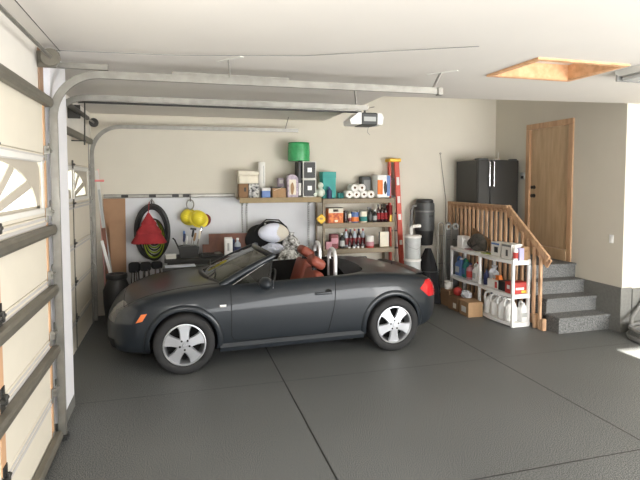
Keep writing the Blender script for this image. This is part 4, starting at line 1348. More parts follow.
# ------------------------------------------------------------------ hanging things on the back wall
def hook(root, x, z, y=BY - .04):
    obj('hook', MB().tube([(x, y, z + .08), (x, y - .07, z + .05), (x, y - .08, z), (x, y - .05, z - .03)], .008, 6), M['steel_dark'], root)
hc = thing('hose_coil', 'black hose coiled into a tall oval loop hanging on the back wall', 'hose')
for k, (ax, az, oy, cz) in enumerate(((.25, .415, 0, 1.27), (.222, .39, -.03, 1.265), (.235, .40, -.06, 1.27), (.20, .37, -.02, 1.255))):
    pts = [(-.37 + ax * math.sin(a), 8.15 + oy + .01 * math.sin(3 * a + k), cz + az * math.cos(a)) for a in [2 * math.pi * i / 48 for i in range(48)]]
    obj('hose_loop', MB().tube(pts, .018, 8, True), M['black'], hc, 60)
hook(hc, -.37, 1.69)
obj('hanging_ring', MB().tube([(-.37 + .035 * math.cos(a), 8.15, 1.70 + .05 * math.sin(a)) for a in [2 * math.pi * i / 16 for i in range(16)]], .008, 6, True), M['steel'], hc, 60)
gc = thing('extension_cord', 'yellow-green and black cord coil hanging inside the black hose loop', 'cord')
for k in range(7):
    az = .10 + .037 * k
    pts = [(-.34 + (.09 + .012 * k) * math.sin(a), 8.10 - .012 * k, 1.17 - .05 * 0 + (.30 if math.cos(a) > 0 else az) * math.cos(a)) for a in [2 * math.pi * i / 40 for i in range(40)]]
    obj('cord_loop', MB().tube(pts, .012, 6, True), M['lime'] if k % 2 else M['black'], gc, 60)
rc = thing('fabric_cone', 'red tiered fabric cone hanging in front of the black hose coil', 'fabric cone', (-.405, 7.86, 1.125))
for k, (r0_, r1_, z0, z1) in enumerate(((.25, .155, .0, .17), (.18, .085, .15, .30), (.11, .015, .28, .45))):
    prof = [(r0_ * .96, z0), (r0_, z0 + .012), (r0_ * .68 + r1_ * .32, z0 + .06), (r1_, z1)]
    m_ = MB().lathe(prof, 28)
    for v in m_.bm.verts:
        a = math.atan2(v.co.y, v.co.x)
        s_ = 1 + .05 * math.sin(7 * a + k)
        v.co.x *= s_; v.co.y *= s_ * .5
    obj('tier', m_, M['red_fabric'], rc, 60)
obj('hanging_loop', MB().tube([(0, 0, .45), (0, .14, .56), (0, .24, .60)], .006, 6), M['red_fabric'], rc)

def hard_hat(name, label, loc, m, s=1, rot=(0, 0, 0)):
    t = thing(name, label, 'hard hat', loc, 0, 'hard hats hanging from the wall rail')
    t.rotation_euler = rot
    sh_ = MB().lathe([(.118 * s, 0), (.116 * s, .04 * s), (.10 * s, .09 * s), (.065 * s, .125 * s), (.025 * s, .138 * s), (0, .14 * s)], 24)
    obj('shell', sh_, m, t, 60)
    br_ = MB(); rows = []
    for i in range(28):
        a = 2 * math.pi * i / 28
        e = .018 + .035 * max(0, math.cos(a)) ** 2
        rows.append([br_.bm.verts.new((math.cos(a) * .117 * s, math.sin(a) * .117 * s, .004)), br_.bm.verts.new((math.cos(a) * (.118 + e) * s, math.sin(a) * (.118 + e) * s, -.008)), br_.bm.verts.new((math.cos(a) * .116 * s, math.sin(a) * .116 * s, -.004))])
    for i in range(28):
        A, B = rows[i], rows[(i + 1) % 28]
        for j in range(2):
            br_.bm.faces.new((A[j], A[j + 1], B[j + 1], B[j]))
    obj('brim', br_, m, t, 60)
    rd = MB()
    for yo in (-.03, 0, .03):
        pts = [(math.cos(a) * .10 * s, yo * s, .02 * s + math.sin(a) * .121 * s) for a in [math.pi * (.15 + .7 * i / 12) for i in range(13)]]
        rd.tube(pts, .007 * s, 6)
    obj('ridge', rd, m, t, 60)
    return t
hard_hat('hard_hat', 'yellow hard hat on the left, seen from its side, hung on the rail', (.165, 8.17, 1.49), M['yellow'], .95, (R(80), R(20), R(-25)))
hard_hat('hard_hat', 'yellow hard hat turned towards the room, in front of the other two', (.315, 8.03, 1.465), M['yellow'], 1.0, (R(75), R(25), R(15)))
hard_hat('hard_hat', 'dark red hard hat peeping out behind the two yellow ones', (.40, 8.18, 1.42), M['maroon'], .75, (R(80), R(-30), R(20)))
rg = thing('hanging_ring', 'grey carabiner ring holding the yellow hard hats on the rail', 'ring')
obj('ring', MB().tube([(.20 + .055 * math.cos(a), 8.14, 1.68 + .075 * math.sin(a)) for a in [2 * math.pi * i / 20 for i in range(20)]], .011, 7, True), M['steel'], rg, 60)
hook(rg, .20, 1.76)

# ------------------------------------------------------------------ leaning sheets and poles in the left corner
def plank(name, label, cat, p0, p1, w, d, m, up=(0, 1, 0), extra=None):
    t = thing(name, label, cat, p0)
    obj('board' if not extra else extra, MB().bar((0, 0, 0), Vector(p1) - Vector(p0), w, d, up, .002), m, t)
    return t
tag(obj('fibreboard_sheet', MB().bar((-.91, 8.13, 0), (-.91, 8.225, 1.78), .31, .012, (0, 1, 0)), M['fiber']), 'tall brown fibreboard sheet leaning on the back wall in the corner', 'board')
tag(obj('fibreboard_sheet', MB().bar((-.87, 8.06, 0), (-.87, 8.11, 1.42), .20, .01, (0, 1, 0)), M['fiber']), 'shorter brown board propped in front of the tall fibreboard sheet', 'board')
tag(obj('trim_strip', MB().bar((-.92, 7.98, 0), (-1.13, 8.10, 2.20), .045, .014, (0, 1, 0)), M['white_dull']), 'long white trim strip leaning in the corner beside the garage door', 'trim strip')
tag(obj('trim_strip', MB().bar((-.86, 7.93, 0), (-1.10, 8.06, 1.92), .03, .012, (0, 1, 0)), M['grey_l']), 'grey trim strip crossing the long white one in the corner', 'trim strip')
tag(obj('trim_strip', MB().bar((-.93, 7.86, .0), (-1.04, 7.98, 1.36), .055, .012, (0, 1, 0)), M['brown']), 'short dark wooden strip leaning at the foot of the corner', 'trim strip')
tag(obj('trim_strip', MB().bar((-.78, 7.80, .0), (-1.06, 7.93, 1.18), .04, .01, (0, 1, 0)), M['white']), 'short bright white strip in front of the brown fibreboard', 'trim strip')
pl_ = thing('marking_pole', 'thin pink pole with a crossbar leaning in the corner by the door track', 'pole')
obj('pole', MB().tube([(-1.02, 8.0, 0), (-1.115, 8.12, 2.22)], .012, 8), mat('pale_pink', (236, 190, 186), .6), pl_)
obj('crossbar', MB().tube([(-1.19, 8.09, 2.05), (-1.03, 8.09, 2.05)], .016, 8), mat('pink_red', (246, 150, 146), .6), pl_)

tc_ = thing('trash_can', 'black plastic bin standing in the back corner beyond the car nose', 'bin', (-.83, 7.58, 0))
obj('bin_body', MB().lathe([(0, 0), (.15, 0), (.18, .35), (.185, .52), (.125, .66), (.12, .68)], 28), M['black'], tc_, 40)
obj('bin_rim', MB().lathe([(.115, .67), (.138, .68), (.145, .71), (.14, .745), (.10, .75), (.09, .72), (0, .72)], 28), M['black'], tc_, 40)
for i, x in enumerate((-.60, -.445, -.29)):
    t = thing('folded_camp_chair', ['folded black camp chair next to the bin', 'middle one of three folded black camp chairs', 'folded black camp chair next to the workbench'][i], 'camp chair', (x, 7.78 - .03 * (i % 2), 0), R(10 * i - 8), 'folded camp chairs behind the car')
    obj('seat_fabric', MB().box(-.085, .065, -.07, .06, .72 + .02 * i, .865, .03, None, 2), M['black_soft'], t, 50)
    for sx, sy in ((-.05, -.05), (.04, -.06), (-.03, .05), (.05, .04)):
        obj('leg', MB().tube([(sx * 1.5, sy * 1.5, 0), (sx, sy, .45), (sx * .7, sy, .78)], .010, 8), M['chrome'] if sy < 0 else M['steel_dark'], t, 50)

# ------------------------------------------------------------------ workbench with its clutter
BZ = .90
wb = thing('workbench', 'long dark workbench along the back wall behind the car', 'workbench')
obj('bench_top', MB().box(-.19, 2.10, 7.66, 8.20, BZ - .05, BZ, .006), M['bench'], wb)
obj('front_panel', MB().box(-.15, 2.06, 7.70, 7.72, .30, BZ - .05), M['bench'], wb)
for x in (-.15, 2.0):
    for y in (7.72, 8.12):
        obj('leg', MB().box(x, x + .06, y, y + .06, 0, BZ - .05, .003), M['black'], wb)
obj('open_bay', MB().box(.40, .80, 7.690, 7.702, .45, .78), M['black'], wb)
lc = thing('low_chest', 'low charcoal chest in front of the workbench behind the car hood', 'chest', (.20, 7.50, .0))
obj('chest_body', MB().box(-.40, .40, -.11, .13, 0, .74, .01), M['grey_d'], lc)
obj('chest_lid', MB().box(-.41, .41, -.12, .135, .74, .82, .012), M['grey_d'], lc)
obj('chest_latch', MB().box(-.04, .04, -.135, -.118, .70, .78, .004), M['steel'], lc)
ps = thing('paper_sheet', 'pale blue-white sheet lying on the low chest behind the hood', 'sheet', (.04, 7.50, .821), R(4))
obj('sheet', MB().box(-.22, .20, -.09, .10, 0, .012, .003), M['pillow'], ps)
sb = thing('small_box', 'little white box at the left end of the workbench', 'box', (-.10, 7.76, BZ + .001), R(5))
obj('box_body', MB().box(-.075, .075, -.05, .05, 0, .05, .006), M['white_dull'], sb)
obj('box_lid', MB().box(-.077, .077, -.052, .052, .05, .068, .006), M['white'], sb)
cd = thing('tool_caddy', 'black mesh caddy standing on the workbench full of hand tools', 'tool caddy', (.16, 7.90, BZ + .001))
obj('basket', MB().prism([(-.13, 0), (.13, 0), (.15, .15), (.10, .17), (-.10, .17), (-.15, .15)], 'y', -.09, .09), M['black'], cd)
obj('caddy_handle', MB().tube([(-.14, 0, .12), (-.20, 0, .26), (-.23, 0, .29)], .012, 6), M['black'], cd)
TL = [('screwdriver', 'screwdriver with a blue handle in the tool caddy', -.09, .26, M['navy'], 8), ('screwdriver', 'fat blue-and-white handled driver in the tool caddy', -.05, .30, M['blue'], -3), ('paint_brush', 'white paint brush stuck in the tool caddy', -.04, .22, M['white'], 4), ('hammer', 'hammer with a black handle at the back of the caddy', .02, .33, M['black'], 10), ('chisel', 'tan wooden handled chisel in the tool caddy', .05, .27, M['card'], 12), ('wrench', 'steel wrench leaning to the right in the tool caddy', .10, .34, M['chrome'], 16), ('pliers', 'pair of pliers with pale grips at the caddy edge', .12, .30, M['cream'], 10)]
for i, (nm, lb, x, h_, m_, an) in enumerate(TL):
    t = thing(nm, lb, nm.replace('_', ' '), (.16 + x, 7.86 + .02 * (i % 3), BZ + .10))
    t.rotation_euler = (0, R(an), 0)
    obj('grip', MB().lathe([(0, h_ - .0), (.014, h_ - .005), (.018, h_ - .05), (.016, h_ - .11), (.008, h_ - .13), (0, h_ - .13)], 10), m_, t, 50)
    obj('shank', MB().tube([(0, 0, 0), (0, 0, h_ - .12)], .005, 6), M['steel'], t)
    if nm == 'hammer':
        obj('hammer_head', MB().box(-.05, .04, -.014, .014, h_ - .02, h_ + .012, .004), M['steel_dark'], t)
    if nm == 'wrench':
        obj('wrench_jaw', MB().box(-.022, .022, -.006, .006, h_ - .01, h_ + .03, .006), M['steel'], t)
tg_ = thing('gas_stove', 'low black camping stove tray on the workbench', 'stove', (.48, 7.80, BZ + .001))
obj('tray', MB().box(-.15, .18, -.10, .12, 0, .045, .012), M['black'], tg_)
obj('burner', MB().cyl((.10, 0, .045), .05, .02, 'z', 18), M['steel'], tg_, 40)
obj('burner', MB().cyl((-.07, 0, .045), .05, .015, 'z', 18), M['steel_dark'], tg_, 40)
tag(obj('wood_panel', MB().bar((.77, 8.02, BZ + .001), (.77, 8.09, BZ + .315), .60, .014, (0, 1, 0)), M['brown']), 'dark brown wooden panel leaning on the wall behind the bench', 'board')
tag(obj('wood_panel', MB().bar((.43, 8.0, BZ + .001), (.43, 8.04, BZ + .16), .12, .016, (0, 1, 0)), M['brown']), 'short dark wood offcut beside the large brown panel', 'board')
mc = thing('milk_carton', 'tall white rounded carton standing before the brown panel', 'carton', (.745, 7.80, BZ + .001))
obj('carton_body', MB().prism(rpoly(-.062, .062, -.04, .04, .02, 4), 'z', 0, .265), M['white'], mc, 40)
obj('carton_top', MB().prism([(-.06, .265), (.06, .265), (.055, .285), (-.055, .285)], 'y', -.035, .035), M['white_dull'], mc)
obj('print_patch', MB().box(-.02, .01, -.0415, -.039, .08, .2), M['grey_l'], mc)
carton('navy_box', 'narrow navy box between the white carton and clear bottle', 'box', (.835, 7.90, BZ + .001), (.035, .10, .24), M['navy'])
bottle('cleaner_bottle', 'clear bottle with dark label on the bench next to the white carton', 'bottle', (.885, 7.80, BZ + .001), .05, .27, M['bottle_clear'], M['white'], M['navy'])
bp_ = thing('backpack', 'black backpack with a strap slumped on the bench against the wall', 'backpack', (1.38, 8.03, BZ + .001))
b_ = MB().blob((0, 0, .22), (.34, .14, .23), .10, 11, 4)
obj('pack_body', b_, M['black_soft'], bp_, 60)
obj('top_pocket', MB().blob((.08, .0, .43), (.19, .09, .07), .08, 4, 3), M['black_soft'], bp_, 60)
obj('shoulder_strap', MB().tube([(-.30, -.05, .18), (-.18, -.07, .40), (-.02, -.06, .53), (.18, -.05, .52), (.30, -.06, .41), (.37, -.08, .26)], .02, 8, flat=.5), M['black'], bp_, 60)
obj('buckle', MB().box(-.06, -.03, -.10, -.085, .45, .48, .004), M['white'], bp_)
pm = MB().blob((0, 0, .14), (.24, .14, .15), .05, 21, 4)
pw = tag(obj('pillow', pm, [M['pillow'], M['pillow_c']], None, 60, (1.43, 7.72, 1.10)), 'plump white pillow with a cream half lying on the heap of bags', 'pillow')
for f_ in pw.data.polygons:
    if f_.center.x > .05 + .03 * math.sin(f_.center.z * 30):
        f_.material_index = 1
def crumple(name, label, loc, r_, m_, seed, knot=True):
    t = thing(name, label, 'plastic bag', loc, 0, 'filled plastic bags heaped on the workbench')
    b2 = MB().blob((0, 0, r_[2]), r_, .16, seed, 4)
    rnd = random.Random(seed)
    for v in b2.bm.verts:
        v.co += v.co.normalized() * rnd.uniform(-.012, .012)
        v.co.z = max(v.co.z, .0)
    obj('bag_body', b2, m_, t, 30)
    if knot:
        obj('knot', MB().lathe([(.012, 0), (.02, .02), (.04, .06), (.05, .075), (.02, .05), (0, .03)], 9, (r_[0] * .1, 0, r_[2] * 1.75)), m_, t, 30)
    return t
crumple('plastic_bag', 'milky white plastic bag directly under the white pillow', (1.42, 7.76, BZ + .001), (.17, .10, .09), M['pillow'], 31)
M['crumple'] = mat('crinkled_grey_film', (120, 116, 106), .25, var=.5, scale=16, bump=.6, bscale=30, rgb2=(206, 206, 204))
sbn = thing('storage_bin', 'grey storage bin behind the car door holding up the plastic bags', 'storage bin', (1.70, 7.49, 0))
obj('bin_body', MB().box(-.36, .32, -.13, .14, 0, .58, .02), M['grey_d'], sbn)
obj('bin_lid', MB().box(-.37, .33, -.14, .15, .58, .62, .012), M['grey_d'], sbn)
crumple('plastic_bag', 'crumpled grey see-through bag in the middle of the heap', (1.60, 7.50, .622), (.17, .115, .20), M['crumple'], 33)
crumple('plastic_bag', 'crumpled grey bag of the heap nearest the steel rack', (1.88, 7.52, .622), (.13, .11, .20), M['crumple'], 35)
crumple('plastic_bag', 'pale plastic bag slumped low behind the open car cabin', (1.40, 7.50, .622), (.10, .10, .12), M['clear'], 37, False)
crumple('plastic_bag', 'crumpled grey bag on the bench behind the front bags', (1.74, 7.90, BZ + .001), (.14, .12, .14), M['crumple'], 39)
# ------------------------------------------------------------------ right of the rack
vc = thing('central_vacuum', 'dark grey central vacuum canister mounted on the back wall', 'vacuum canister', (4.18, 8.06, .92))
obj('canister', MB().lathe([(0, .26), (.165, .26), (.168, .30), (.168, .70), (.16, .735), (0, .735)], 28), M['grey_d'], vc, 40)
obj('dirt_bucket', MB().lathe([(0, 0), (.13, 0), (.14, .015), (.158, .24), (.165, .258), (0, .258)], 28), M['black'], vc, 40)
obj('motor_cap', MB().lathe([(0, .735), (.145, .735), (.15, .75), (.145, .785), (.12, .80), (0, .80)], 28), M['black'], vc, 40)
obj('clamp_band', MB().lathe([(.168, .58), (.174, .582), (.174, .604), (.168, .606)], 28), M['grey'], vc, 40)
obj('badge', MB().cyl((.06, -.165, .34), .028, .008, 'y', 18), M['black'], vc)
obj('name_plate', MB().box(-.01, .07, -.172, -.164, .49, .53, .002), M['black'], vc)
obj('suction_pipe', MB().tube([(-.12, -.02, .70), (-.21, .02, .68), (-.235, .04, .60), (-.235, .08, .0)], .026, 10), M['grey'], vc, 60)
obj('wall_mount', MB().box(-.09, .09, .165, .187, .25, .6), M['steel_dark'], vc)
LB = ['white plastic bucket at the bottom of the stack beside the ladder', 'white plastic bucket in the middle of the stack beside the ladder', 'topmost white bucket of the stack, with the pipe elbow on it']
for k in range(3):
    t = thing('plastic_bucket', LB[k], 'bucket', (3.725, 7.60, .384 * k), 0, 'stacked white buckets')
    obj('bucket_body', MB().lathe([(0, 0), (.125, 0), (.13, .01), (.134, .33), (.134, .342), (0, .342)], 26), M['grey_l'], t, 40)
    obj('bucket_lid', MB().lathe([(0, .36), (.118, .36), (.12, .38), (.138, .38), (.144, .372), (.144, .345), (.135, .34)], 26), M['white_dull'], t, 40)
    obj('bail_handle', MB().tube([(-.137, 0, .28), (-.11, -.10, .20), (0, -.147, .16), (.11, -.10, .20), (.137, 0, .28)], .004, 6), M['steel'], t, 60)
pe = thing('pipe_elbow', 'white plastic pipe elbow standing on the topmost bucket', 'pipe', (3.70, 7.60, 1.148))
obj('pipe', MB().tube([(0, 0, 0), (0, 0, .10), (.012, 0, .13), (.035, 0, .145), (.13, 0, .15)], .026, 12), M['white_dull'], pe, 60)
obj('socket', MB().tube([(.11, 0, .15), (.16, 0, .15)], .031, 12), M['white_dull'], pe, 40)
hp2 = thing('tarpaulin', 'black tarpaulin draped over something low behind the car tail', 'tarpaulin', (4.09, 7.74, 0))
tm_ = MB(); rows = []
for i in range(11):
    z = .88 * i / 10
    row = []
    for k in range(28):
        a = 2 * math.pi * k / 28
        rr_ = (.215 - .17 * (i / 10) ** 2.2) * (1 + .13 * math.sin(5 * a + 1) + .07 * math.sin(9 * a + i * .3))
        row.append(tm_.bm.verts.new((rr_ * .95 * math.cos(a) + .06 * i / 10, rr_ * 1.15 * math.sin(a) + .12 * i / 10, z)))
    rows.append(row)
for A, B in zip(rows, rows[1:]):
    for k in range(28):
        tm_.bm.faces.new((A[k], A[(k + 1) % 28], B[(k + 1) % 28], B[k]))
tm_.bm.faces.new(rows[-1]); tm_.bm.faces.new(rows[0])
obj('cover', tm_, M['black_soft'], hp2, 60)
obj('tie_cord', MB().tube([(.185 * math.cos(a) * 1.05 + .03, .215 * math.sin(a) * 1.05 + .07, .52) for a in [2 * math.pi * i / 20 for i in range(20)]], .006, 5, True), M['grey_d'], hp2)
fr_ = thing('fishing_rod', 'thin fishing rod leaning in the corner beside the refrigerator', 'fishing rod', (4.69, 8.20, 0))
obj('blank', MB().tube([(0, 0, .3), (-.02, .0, 1.7), (-.13, .02, 2.52)], [.009, .006, .003], 6), M['steel_dark'], fr_)
obj('grip', MB().tube([(.0, 0, 0), (0, 0, .35)], .014, 8), M['card_d'], fr_)
obj('tip_ring', MB().tube([(-.13 + .014 * math.cos(a), .02, 2.53 + .014 * math.sin(a)) for a in [2 * math.pi * i / 10 for i in range(10)]], .004, 5, True), M['steel_dark'], fr_)
ra = thing('wire_rack', 'grey wire rack with two arched tops beyond the white shelf', 'rack', (4.30, 7.80, 0))
for x in (0, .14):
    pts = [(x, 0, 0), (x, 0, 1.26)] + [(x + .055 - .055 * math.cos(a), 0, 1.26 + .065 * math.sin(a)) for a in [math.pi * i / 8 for i in range(1, 8)]] + [(x + .11, 0, 1.26), (x + .11, 0, 0)]
    obj('arched_tube', MB().tube(pts, .010, 8), M['steel'], ra, 60)
for z in (.3, .62, 1.10):
    obj('cross_wire', MB().tube([(0, 0, z), (.25, 0, z)], .006, 6), M['steel'], ra)
for x in (.035, .07, .18, .21):
    obj('upright_wire', MB().tube([(x, 0, .3), (x, 0, 1.10)], .004, 5), M['steel'], ra)
gs = thing('folding_stool', 'grey plastic folding stool with two round grip holes, standing on end', 'stool', (4.60, 7.86, 0))
gm = MB()
gm.box(-.125, .125, -.02, .02, 0, 1.20, .01)
obj('panel', gm, M['grey'], gs)
for s_ in (-1, 1):
    ring = MB().lathe([(.03, -.016), (.06, -.018), (.065, 0), (.06, .018), (.03, .016), (.03, -.016)], 20, (.066 * s_, 0, 1.245), 'y')
    obj('grip_ring', ring, M['grey_l'], gs, 40)
for i in range(4):
    obj('hole', MB().cyl((-.09 + .06 * i, -.0215, 1.02), .012, .004, 'y', 10), M['black'], gs)

# ------------------------------------------------------------------ white plastic shelf by the steps and its goods
ws_ = thing('plastic_shelf', 'white plastic three-tier shelf standing along the wooden railing', 'shelf')
QX0, QX1, QY0, QY1 = 4.445, 4.738, 5.97, 7.64
for y in (QY0 + .02, 6.79, QY1 - .02):
    for x in (QX0 + .02, QX1 - .02):
        obj('post', MB().box(x - .02, x + .02, y - .02, y + .02, 0, .945, .006), M['white'], ws_)
LV = (.055, .455, .925)
for z in LV:
    poly = [(QX1, QY0), (QX1, QY1)]
    for (ya, yb) in ((QY1 - .02, 6.79), (6.79, QY0 + .02)):
        poly += [(QX0 - .055 * math.sin(math.pi * k / 10), ya + (yb - ya) * k / 10) for k in range(11)]
    poly += [(QX0, QY0)]
    so_ = obj('shelf_deck', MB().prism(poly, 'z', z - .04, z), M['white'], ws_)
    obj('end_rail', MB().box(QX0 + .01, QX1 - .01, QY0 - .004, QY0 + .008, z - .055, z + .006, .003), M['white'], so_)
T0, T1, T2 = LV[2] + .005, LV[1] + .005, LV[0] + .005
cr = thing('toothed_bracket', 'white plastic block with notched top at the far end of the shelf', 'bracket', (4.56, 7.42, T0))
obj('block', MB().box(-.07, .07, -.08, .08, 0, .16, .006), M['white'], cr)
for k in range(3):
    obj('notch_tooth', MB().box(-.07, .07, -.08 + .06 * k, -.045 + .06 * k, .16, .20, .004), M['white'], cr)
obj('side_loop', MB().tube([(-.02, -.085, .14), (-.02, -.13, .12), (-.02, -.13, .03), (-.02, -.085, .02)], .013, 6), M['white'], cr)
tb_ = thing('tool_bag', 'grey canvas tool bag lying open on the white shelf top', 'bag', (4.61, 7.05, T0))
b2 = MB().blob((0, 0, .12), (.12, .24, .14), .12, 41, 4)
for v in b2.bm.verts:
    v.co.z = max(0, v.co.z)
obj('bag_body', b2, mat('grey_canvas', (84, 80, 74), .9, var=.3, scale=20, bump=.3), tb_, 60)
obj('bag_flap', MB().bar((.02, .22, .27), (.0, -.26, .12), .18, .02, (1, 0, 0), .006), M['card_d'], tb_)
obj('bag_strap', MB().tube([(-.1, .1, .16), (-.13, 0, .06), (-.1, -.1, .12)], .012, 6), M['black'], tb_, 60)
for i, (y, m_, lb) in enumerate(((7.16, 'pink', 'pink paper sheet lying in front of the grey tool bag'), (6.86, 'cream', 'cream paper sheet on the shelf edge near the tool bag'), (6.68, 'lime', 'yellow-green booklet on the shelf beside the white cartons'))):
    t = thing('paper_booklet', lb, 'booklet', (4.53, y, T0), R(8 * i - 5))
    obj('cover', MB().box(-.06, .06, -.09, .09, .006, .012), M[m_], t)
    obj('pages', MB().box(-.058, .058, -.088, .088, 0, .006), M['white_dull'], t)
carton('appliance_box', 'white carton with a black picture, farther of the pair on the shelf', 'box', (4.57, 6.44, T0), (.17, .21, .205), M['white_dull'], group='white cartons on the shelf top', side_panel=[(.2, .6, .3, .7, M['black'], 'printed_picture'), (.05, .95, .84, .96, M['blue'], 'printed_band')])
carton('appliance_box', 'white carton with blue lettering band, nearer of the pair on the shelf', 'box', (4.57, 6.17, T0), (.18, .23, .215), M['white_dull'], group='white cartons on the shelf top', side_panel=[(.35, .55, .2, .62, M['grey_d'], 'printed_picture'), (.05, .95, .82, .96, M['grey'], 'printed_band')])
bottle('lotion_bottle', 'white bottle with a red label at the front shelf corner', 'bottle', (4.515, 6.01, T0), .033, .22, M['white'], M['white'], M['red'])
carton('lilac_box', 'pale lilac box between white bottle and tan box', 'box', (4.595, 6.03, T0), (.075, .1, .17), mat('lilac_card', (176, 172, 206), .7))
carton('cardboard_box', 'tan cardboard box at the near right corner of the white shelf', 'box', (4.68, 6.06, T0), (.10, .14, .185), M['card'], panel=[(.25, .45, .6, .75, M['card_d'], 'printed_mark')])
jug('detergent_jug', 'blue translucent detergent jug at the far end of the middle tier', 'jug', (4.57, 7.50, T1), .14, .20, .30, M['blue'], M['white'], M['grey_l'])
jug('detergent_jug', 'teal bottle with a green cap next to the blue jug', 'jug', (4.55, 7.30, T1), .11, .13, .30, M['teal_d'], M['green'], M['blue'])
bottle('cleaner_bottle', 'pink bottle with red label in the middle tier', 'bottle', (4.52, 7.14, T1), .062, .26, M['pink'], M['navy'], M['red'])
bottle('cleaner_bottle', 'dark bottle standing behind the pink one', 'bottle', (4.64, 7.10, T1), .055, .28, M['navy'], M['red'])
jug('detergent_jug', 'white jug right beside the middle shelf post', 'jug', (4.53, 6.96, T1), .12, .14, .27, M['white'], M['white'], M['grey_l'])
bottle('cleaner_bottle', 'slim dark blue bottle just right of the middle shelf post', 'bottle', (4.52, 6.70, T1), .04, .24, M['navy'], M['black'])
pb_ = crumple('plastic_bag', 'clear plastic bag stuffed at the back of the middle tier', (4.64, 6.68, T1), (.075, .08, .12), M['clear'], 51)
pb_['group'] = 'bags on the white shelf'
carton('white_box', 'white box with a red corner on the middle tier', 'box', (4.54, 6.48, T1), (.14, .24, .115), M['white_dull'], side_panel=[(.0, .22, .1, .9, M['red'], 'red_corner')])
wd_ = thing('tape_dispenser', 'orange and grey tape dispenser on top of the white box', 'dispenser', (4.54, 6.45, T1 + .12))
obj('dispenser_body', MB().prism([(-.10, 0), (.08, 0), (.03, .06), (-.06, .075)], 'x', -.03, .03), M['orange'], wd_)
obj('tape_roll', MB().cyl((-.034, .03, .035), .03, .068, 'x', 16), M['grey_l'], wd_, 40)
carton('black_box', 'black box beside the red box on the middle tier', 'box', (4.56, 6.26, T1), (.17, .16, .135), M['black'])
carton('red_box', 'red box with white and yellow print at the front of the middle tier', 'box', (4.59, 6.08, T1), (.265, .15, .155), M['red'], panel=[(.25, .75, .35, .55, M['white'], 'printed_band'), (.6, .95, .05, .28, M['diamond'], 'yellow_corner')], side_panel=[(.3, .7, .4, .75, M['white'], 'printed_mark')])
JL = ['white handled jug farthest back on the bottom tier', 'second white jug on the bottom tier, its handle raised', 'third white jug on the bottom tier, before the front tub', 'white jug at the front post on the bottom tier']
for i, y in enumerate((6.60, 6.44, 6.28, 6.12)):
    jug('bleach_jug', JL[i], 'jug', (4.53, y, T2), .12, .17, .31, M['white'], M['white'] if i else M['navy'], None, R(70), 'white jugs on the bottom tier')
wt = jug('detergent_jug', 'large white jug with printed label at the front end of the bottom tier', 'jug', (4.67, 6.05, T2), .12, .13, .27, M['white'], M['white'])
obj('tub_label', MB().box(-.05, .06, -.067, -.065, .07, .13), M['grey_l'], wt)

carton('cardboard_box', 'brown cardboard box on the floor at the far shelf end', 'box', (4.31, 7.38, 0), (.22, .26, .26), M['card_d'], R(4))
carton('cardboard_box', 'low brown box on the floor between two others', 'box', (4.28, 7.08, 0), (.22, .28, .20), M['card_d'], R(2), side_panel=[(.15, .45, .2, .6, M['cream'], 'paper_label')])
carton('cardboard_box', 'brown box with white label on the floor nearest the middle post', 'box', (4.28, 6.73, 0), (.24, .28, .22), M['card'], R(-3), side_panel=[(.25, .75, .25, .65, M['white_dull'], 'paper_label')])
wc = bottle('paint_pot', 'white pot with wire handle on the farthest floor box', 'pot', (4.28, 7.40, .265), .065, .13, M['white_dull'], M['white_dull'], None, neck=.85)
obj('wire_handle', MB().tube([(-.06, 0, .10), (-.04, 0, .19), (.04, 0, .19), (.06, 0, .10)], .004, 6), M['steel'], wc, 60)
bl_ = thing('rubber_ball', 'red plastic ball resting on the low floor box', 'ball', (4.30, 7.14, .206))
obj('ball', MB().blob((0, 0, .07), (.07, .07, .07), 0, 1, 3), M['red'], bl_, 60)
obj('valve', MB().cyl((-.02, -.066, .09), .01, .004, 'y', 10), M['maroon'], bl_)
pb_ = crumple('plastic_bag', 'pale plastic bag lying on the floor boxes under the shelf', (4.33, 6.94, .206), (.07, .10, .06), M['clear'], 55, False)
pb_['group'] = 'bags on the white shelf'

# ------------------------------------------------------------------ hose at the right edge
ho_ = thing('vacuum_hose', 'grey ribbed vacuum hose coiled on the floor in front of the pier', 'hose')
for k, r_ in enumerate((.42, .38, .40)):
    obj('hose_loop', MB().tube([(5.95 + r_ * math.cos(a), 4.92 + r_ * .98 * math.sin(a), .028 + .05 * k) for a in [2 * math.pi * i / 48 for i in range(48)]], .026, 8, True), M['grey'], ho_, 60)
obj('hose_end', MB().tube([(5.62, 5.14, .16), (5.78, 5.28, .22), (5.96, 5.325, .36), (6.14, 5.33, .60)], .024, 8), M['grey'], ho_, 60)
#ITEMS1

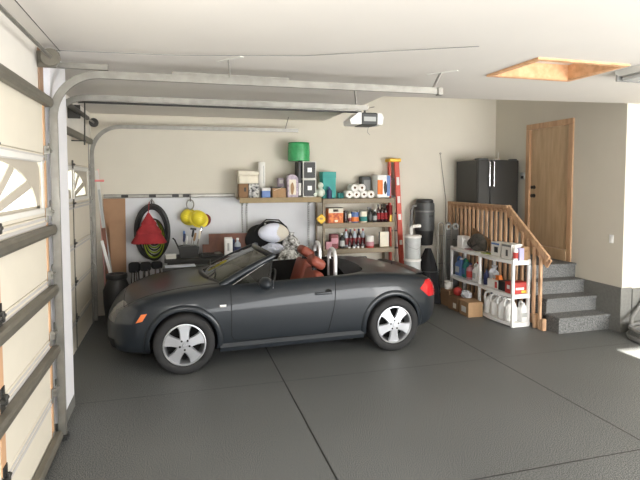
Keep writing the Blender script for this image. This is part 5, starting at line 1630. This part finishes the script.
# ------------------------------------------------------------------ camera
cam = bpy.data.cameras.new('camera')
co = bpy.data.objects.new('camera', cam)
COL.objects.link(co)
cam.sensor_width = 36
cam.lens = 508 / 640 * 36
cam.shift_x = 0
cam.shift_y = -(240 - 209) / 640
p, yw, rol = R(3.08), R(15.74), R(-.11)
fw = Vector((math.sin(yw) * math.cos(p), math.cos(yw) * math.cos(p), -math.sin(p)))
r0 = Vector((math.cos(yw), -math.sin(yw), 0))
u0 = r0.cross(fw)
rr = r0 * math.cos(rol) + u0 * math.sin(rol)
uu = -r0 * math.sin(rol) + u0 * math.cos(rol)
Mx = Matrix((rr, uu, -fw)).transposed().to_4x4()
Mx.translation = (0, 0, 2.03)
co.matrix_world = Mx
cam.clip_start = .05
S.camera = co

# ------------------------------------------------------------------ light
wd = bpy.data.worlds.new('world')
S.world = wd
wd.use_nodes = True
bg = wd.node_tree.nodes['Background']
bg.inputs[0].default_value = (.93, .96, 1, 1)
bg.inputs[1].default_value = 4.0

def area(name, loc, target, sx, sy, power, col=(1, 1, 1)):
    l = bpy.data.lights.new(name, 'AREA')
    l.shape = 'RECTANGLE'
    l.size, l.size_y, l.energy, l.color = sx, sy, power, col
    o = bpy.data.objects.new(name, l)
    COL.objects.link(o)
    o.location = loc
    d = Vector(target) - Vector(loc)
    o.rotation_euler = d.to_track_quat('-Z', 'Y').to_euler()
    return o
sun = bpy.data.lights.new('sun', 'SUN')
sun.energy = 90
sun.angle = R(.6)
sun.color = (1, .95, .86)
so = bpy.data.objects.new('sun', sun)
COL.objects.link(so)
so.rotation_euler = Vector((0, 5.98, -2.42)).to_track_quat('-Z', 'Y').to_euler()
area('bay_daylight', (6.4, -1.0, 1.2), (4.4, 6, 2.4), 2.6, 2.2, 380, (1, .98, .95))
area('added_front_fill', (2.6, -1.1, 1.3), (1.6, 5, 2.9), 4.5, 2.2, 380, (.97, .98, 1))  # added fill lamp before the closed front wall, no doorway there
area('door_window_daylight', (-.80, 1.6, 2.02), (2.6, 8.2, 2.2), 3.2, .42, 105, (1, .98, .95))

S.view_settings.view_transform = 'Standard'
S.view_settings.look = 'None'
S.view_settings.exposure = 0
S.cycles.use_denoising = True
S.cycles.max_bounces = 8
S.cycles.diffuse_bounces = 5
S.cycles.caustics_reflective = False
S.cycles.caustics_refractive = False
S.cycles.sample_clamp_indirect = 8
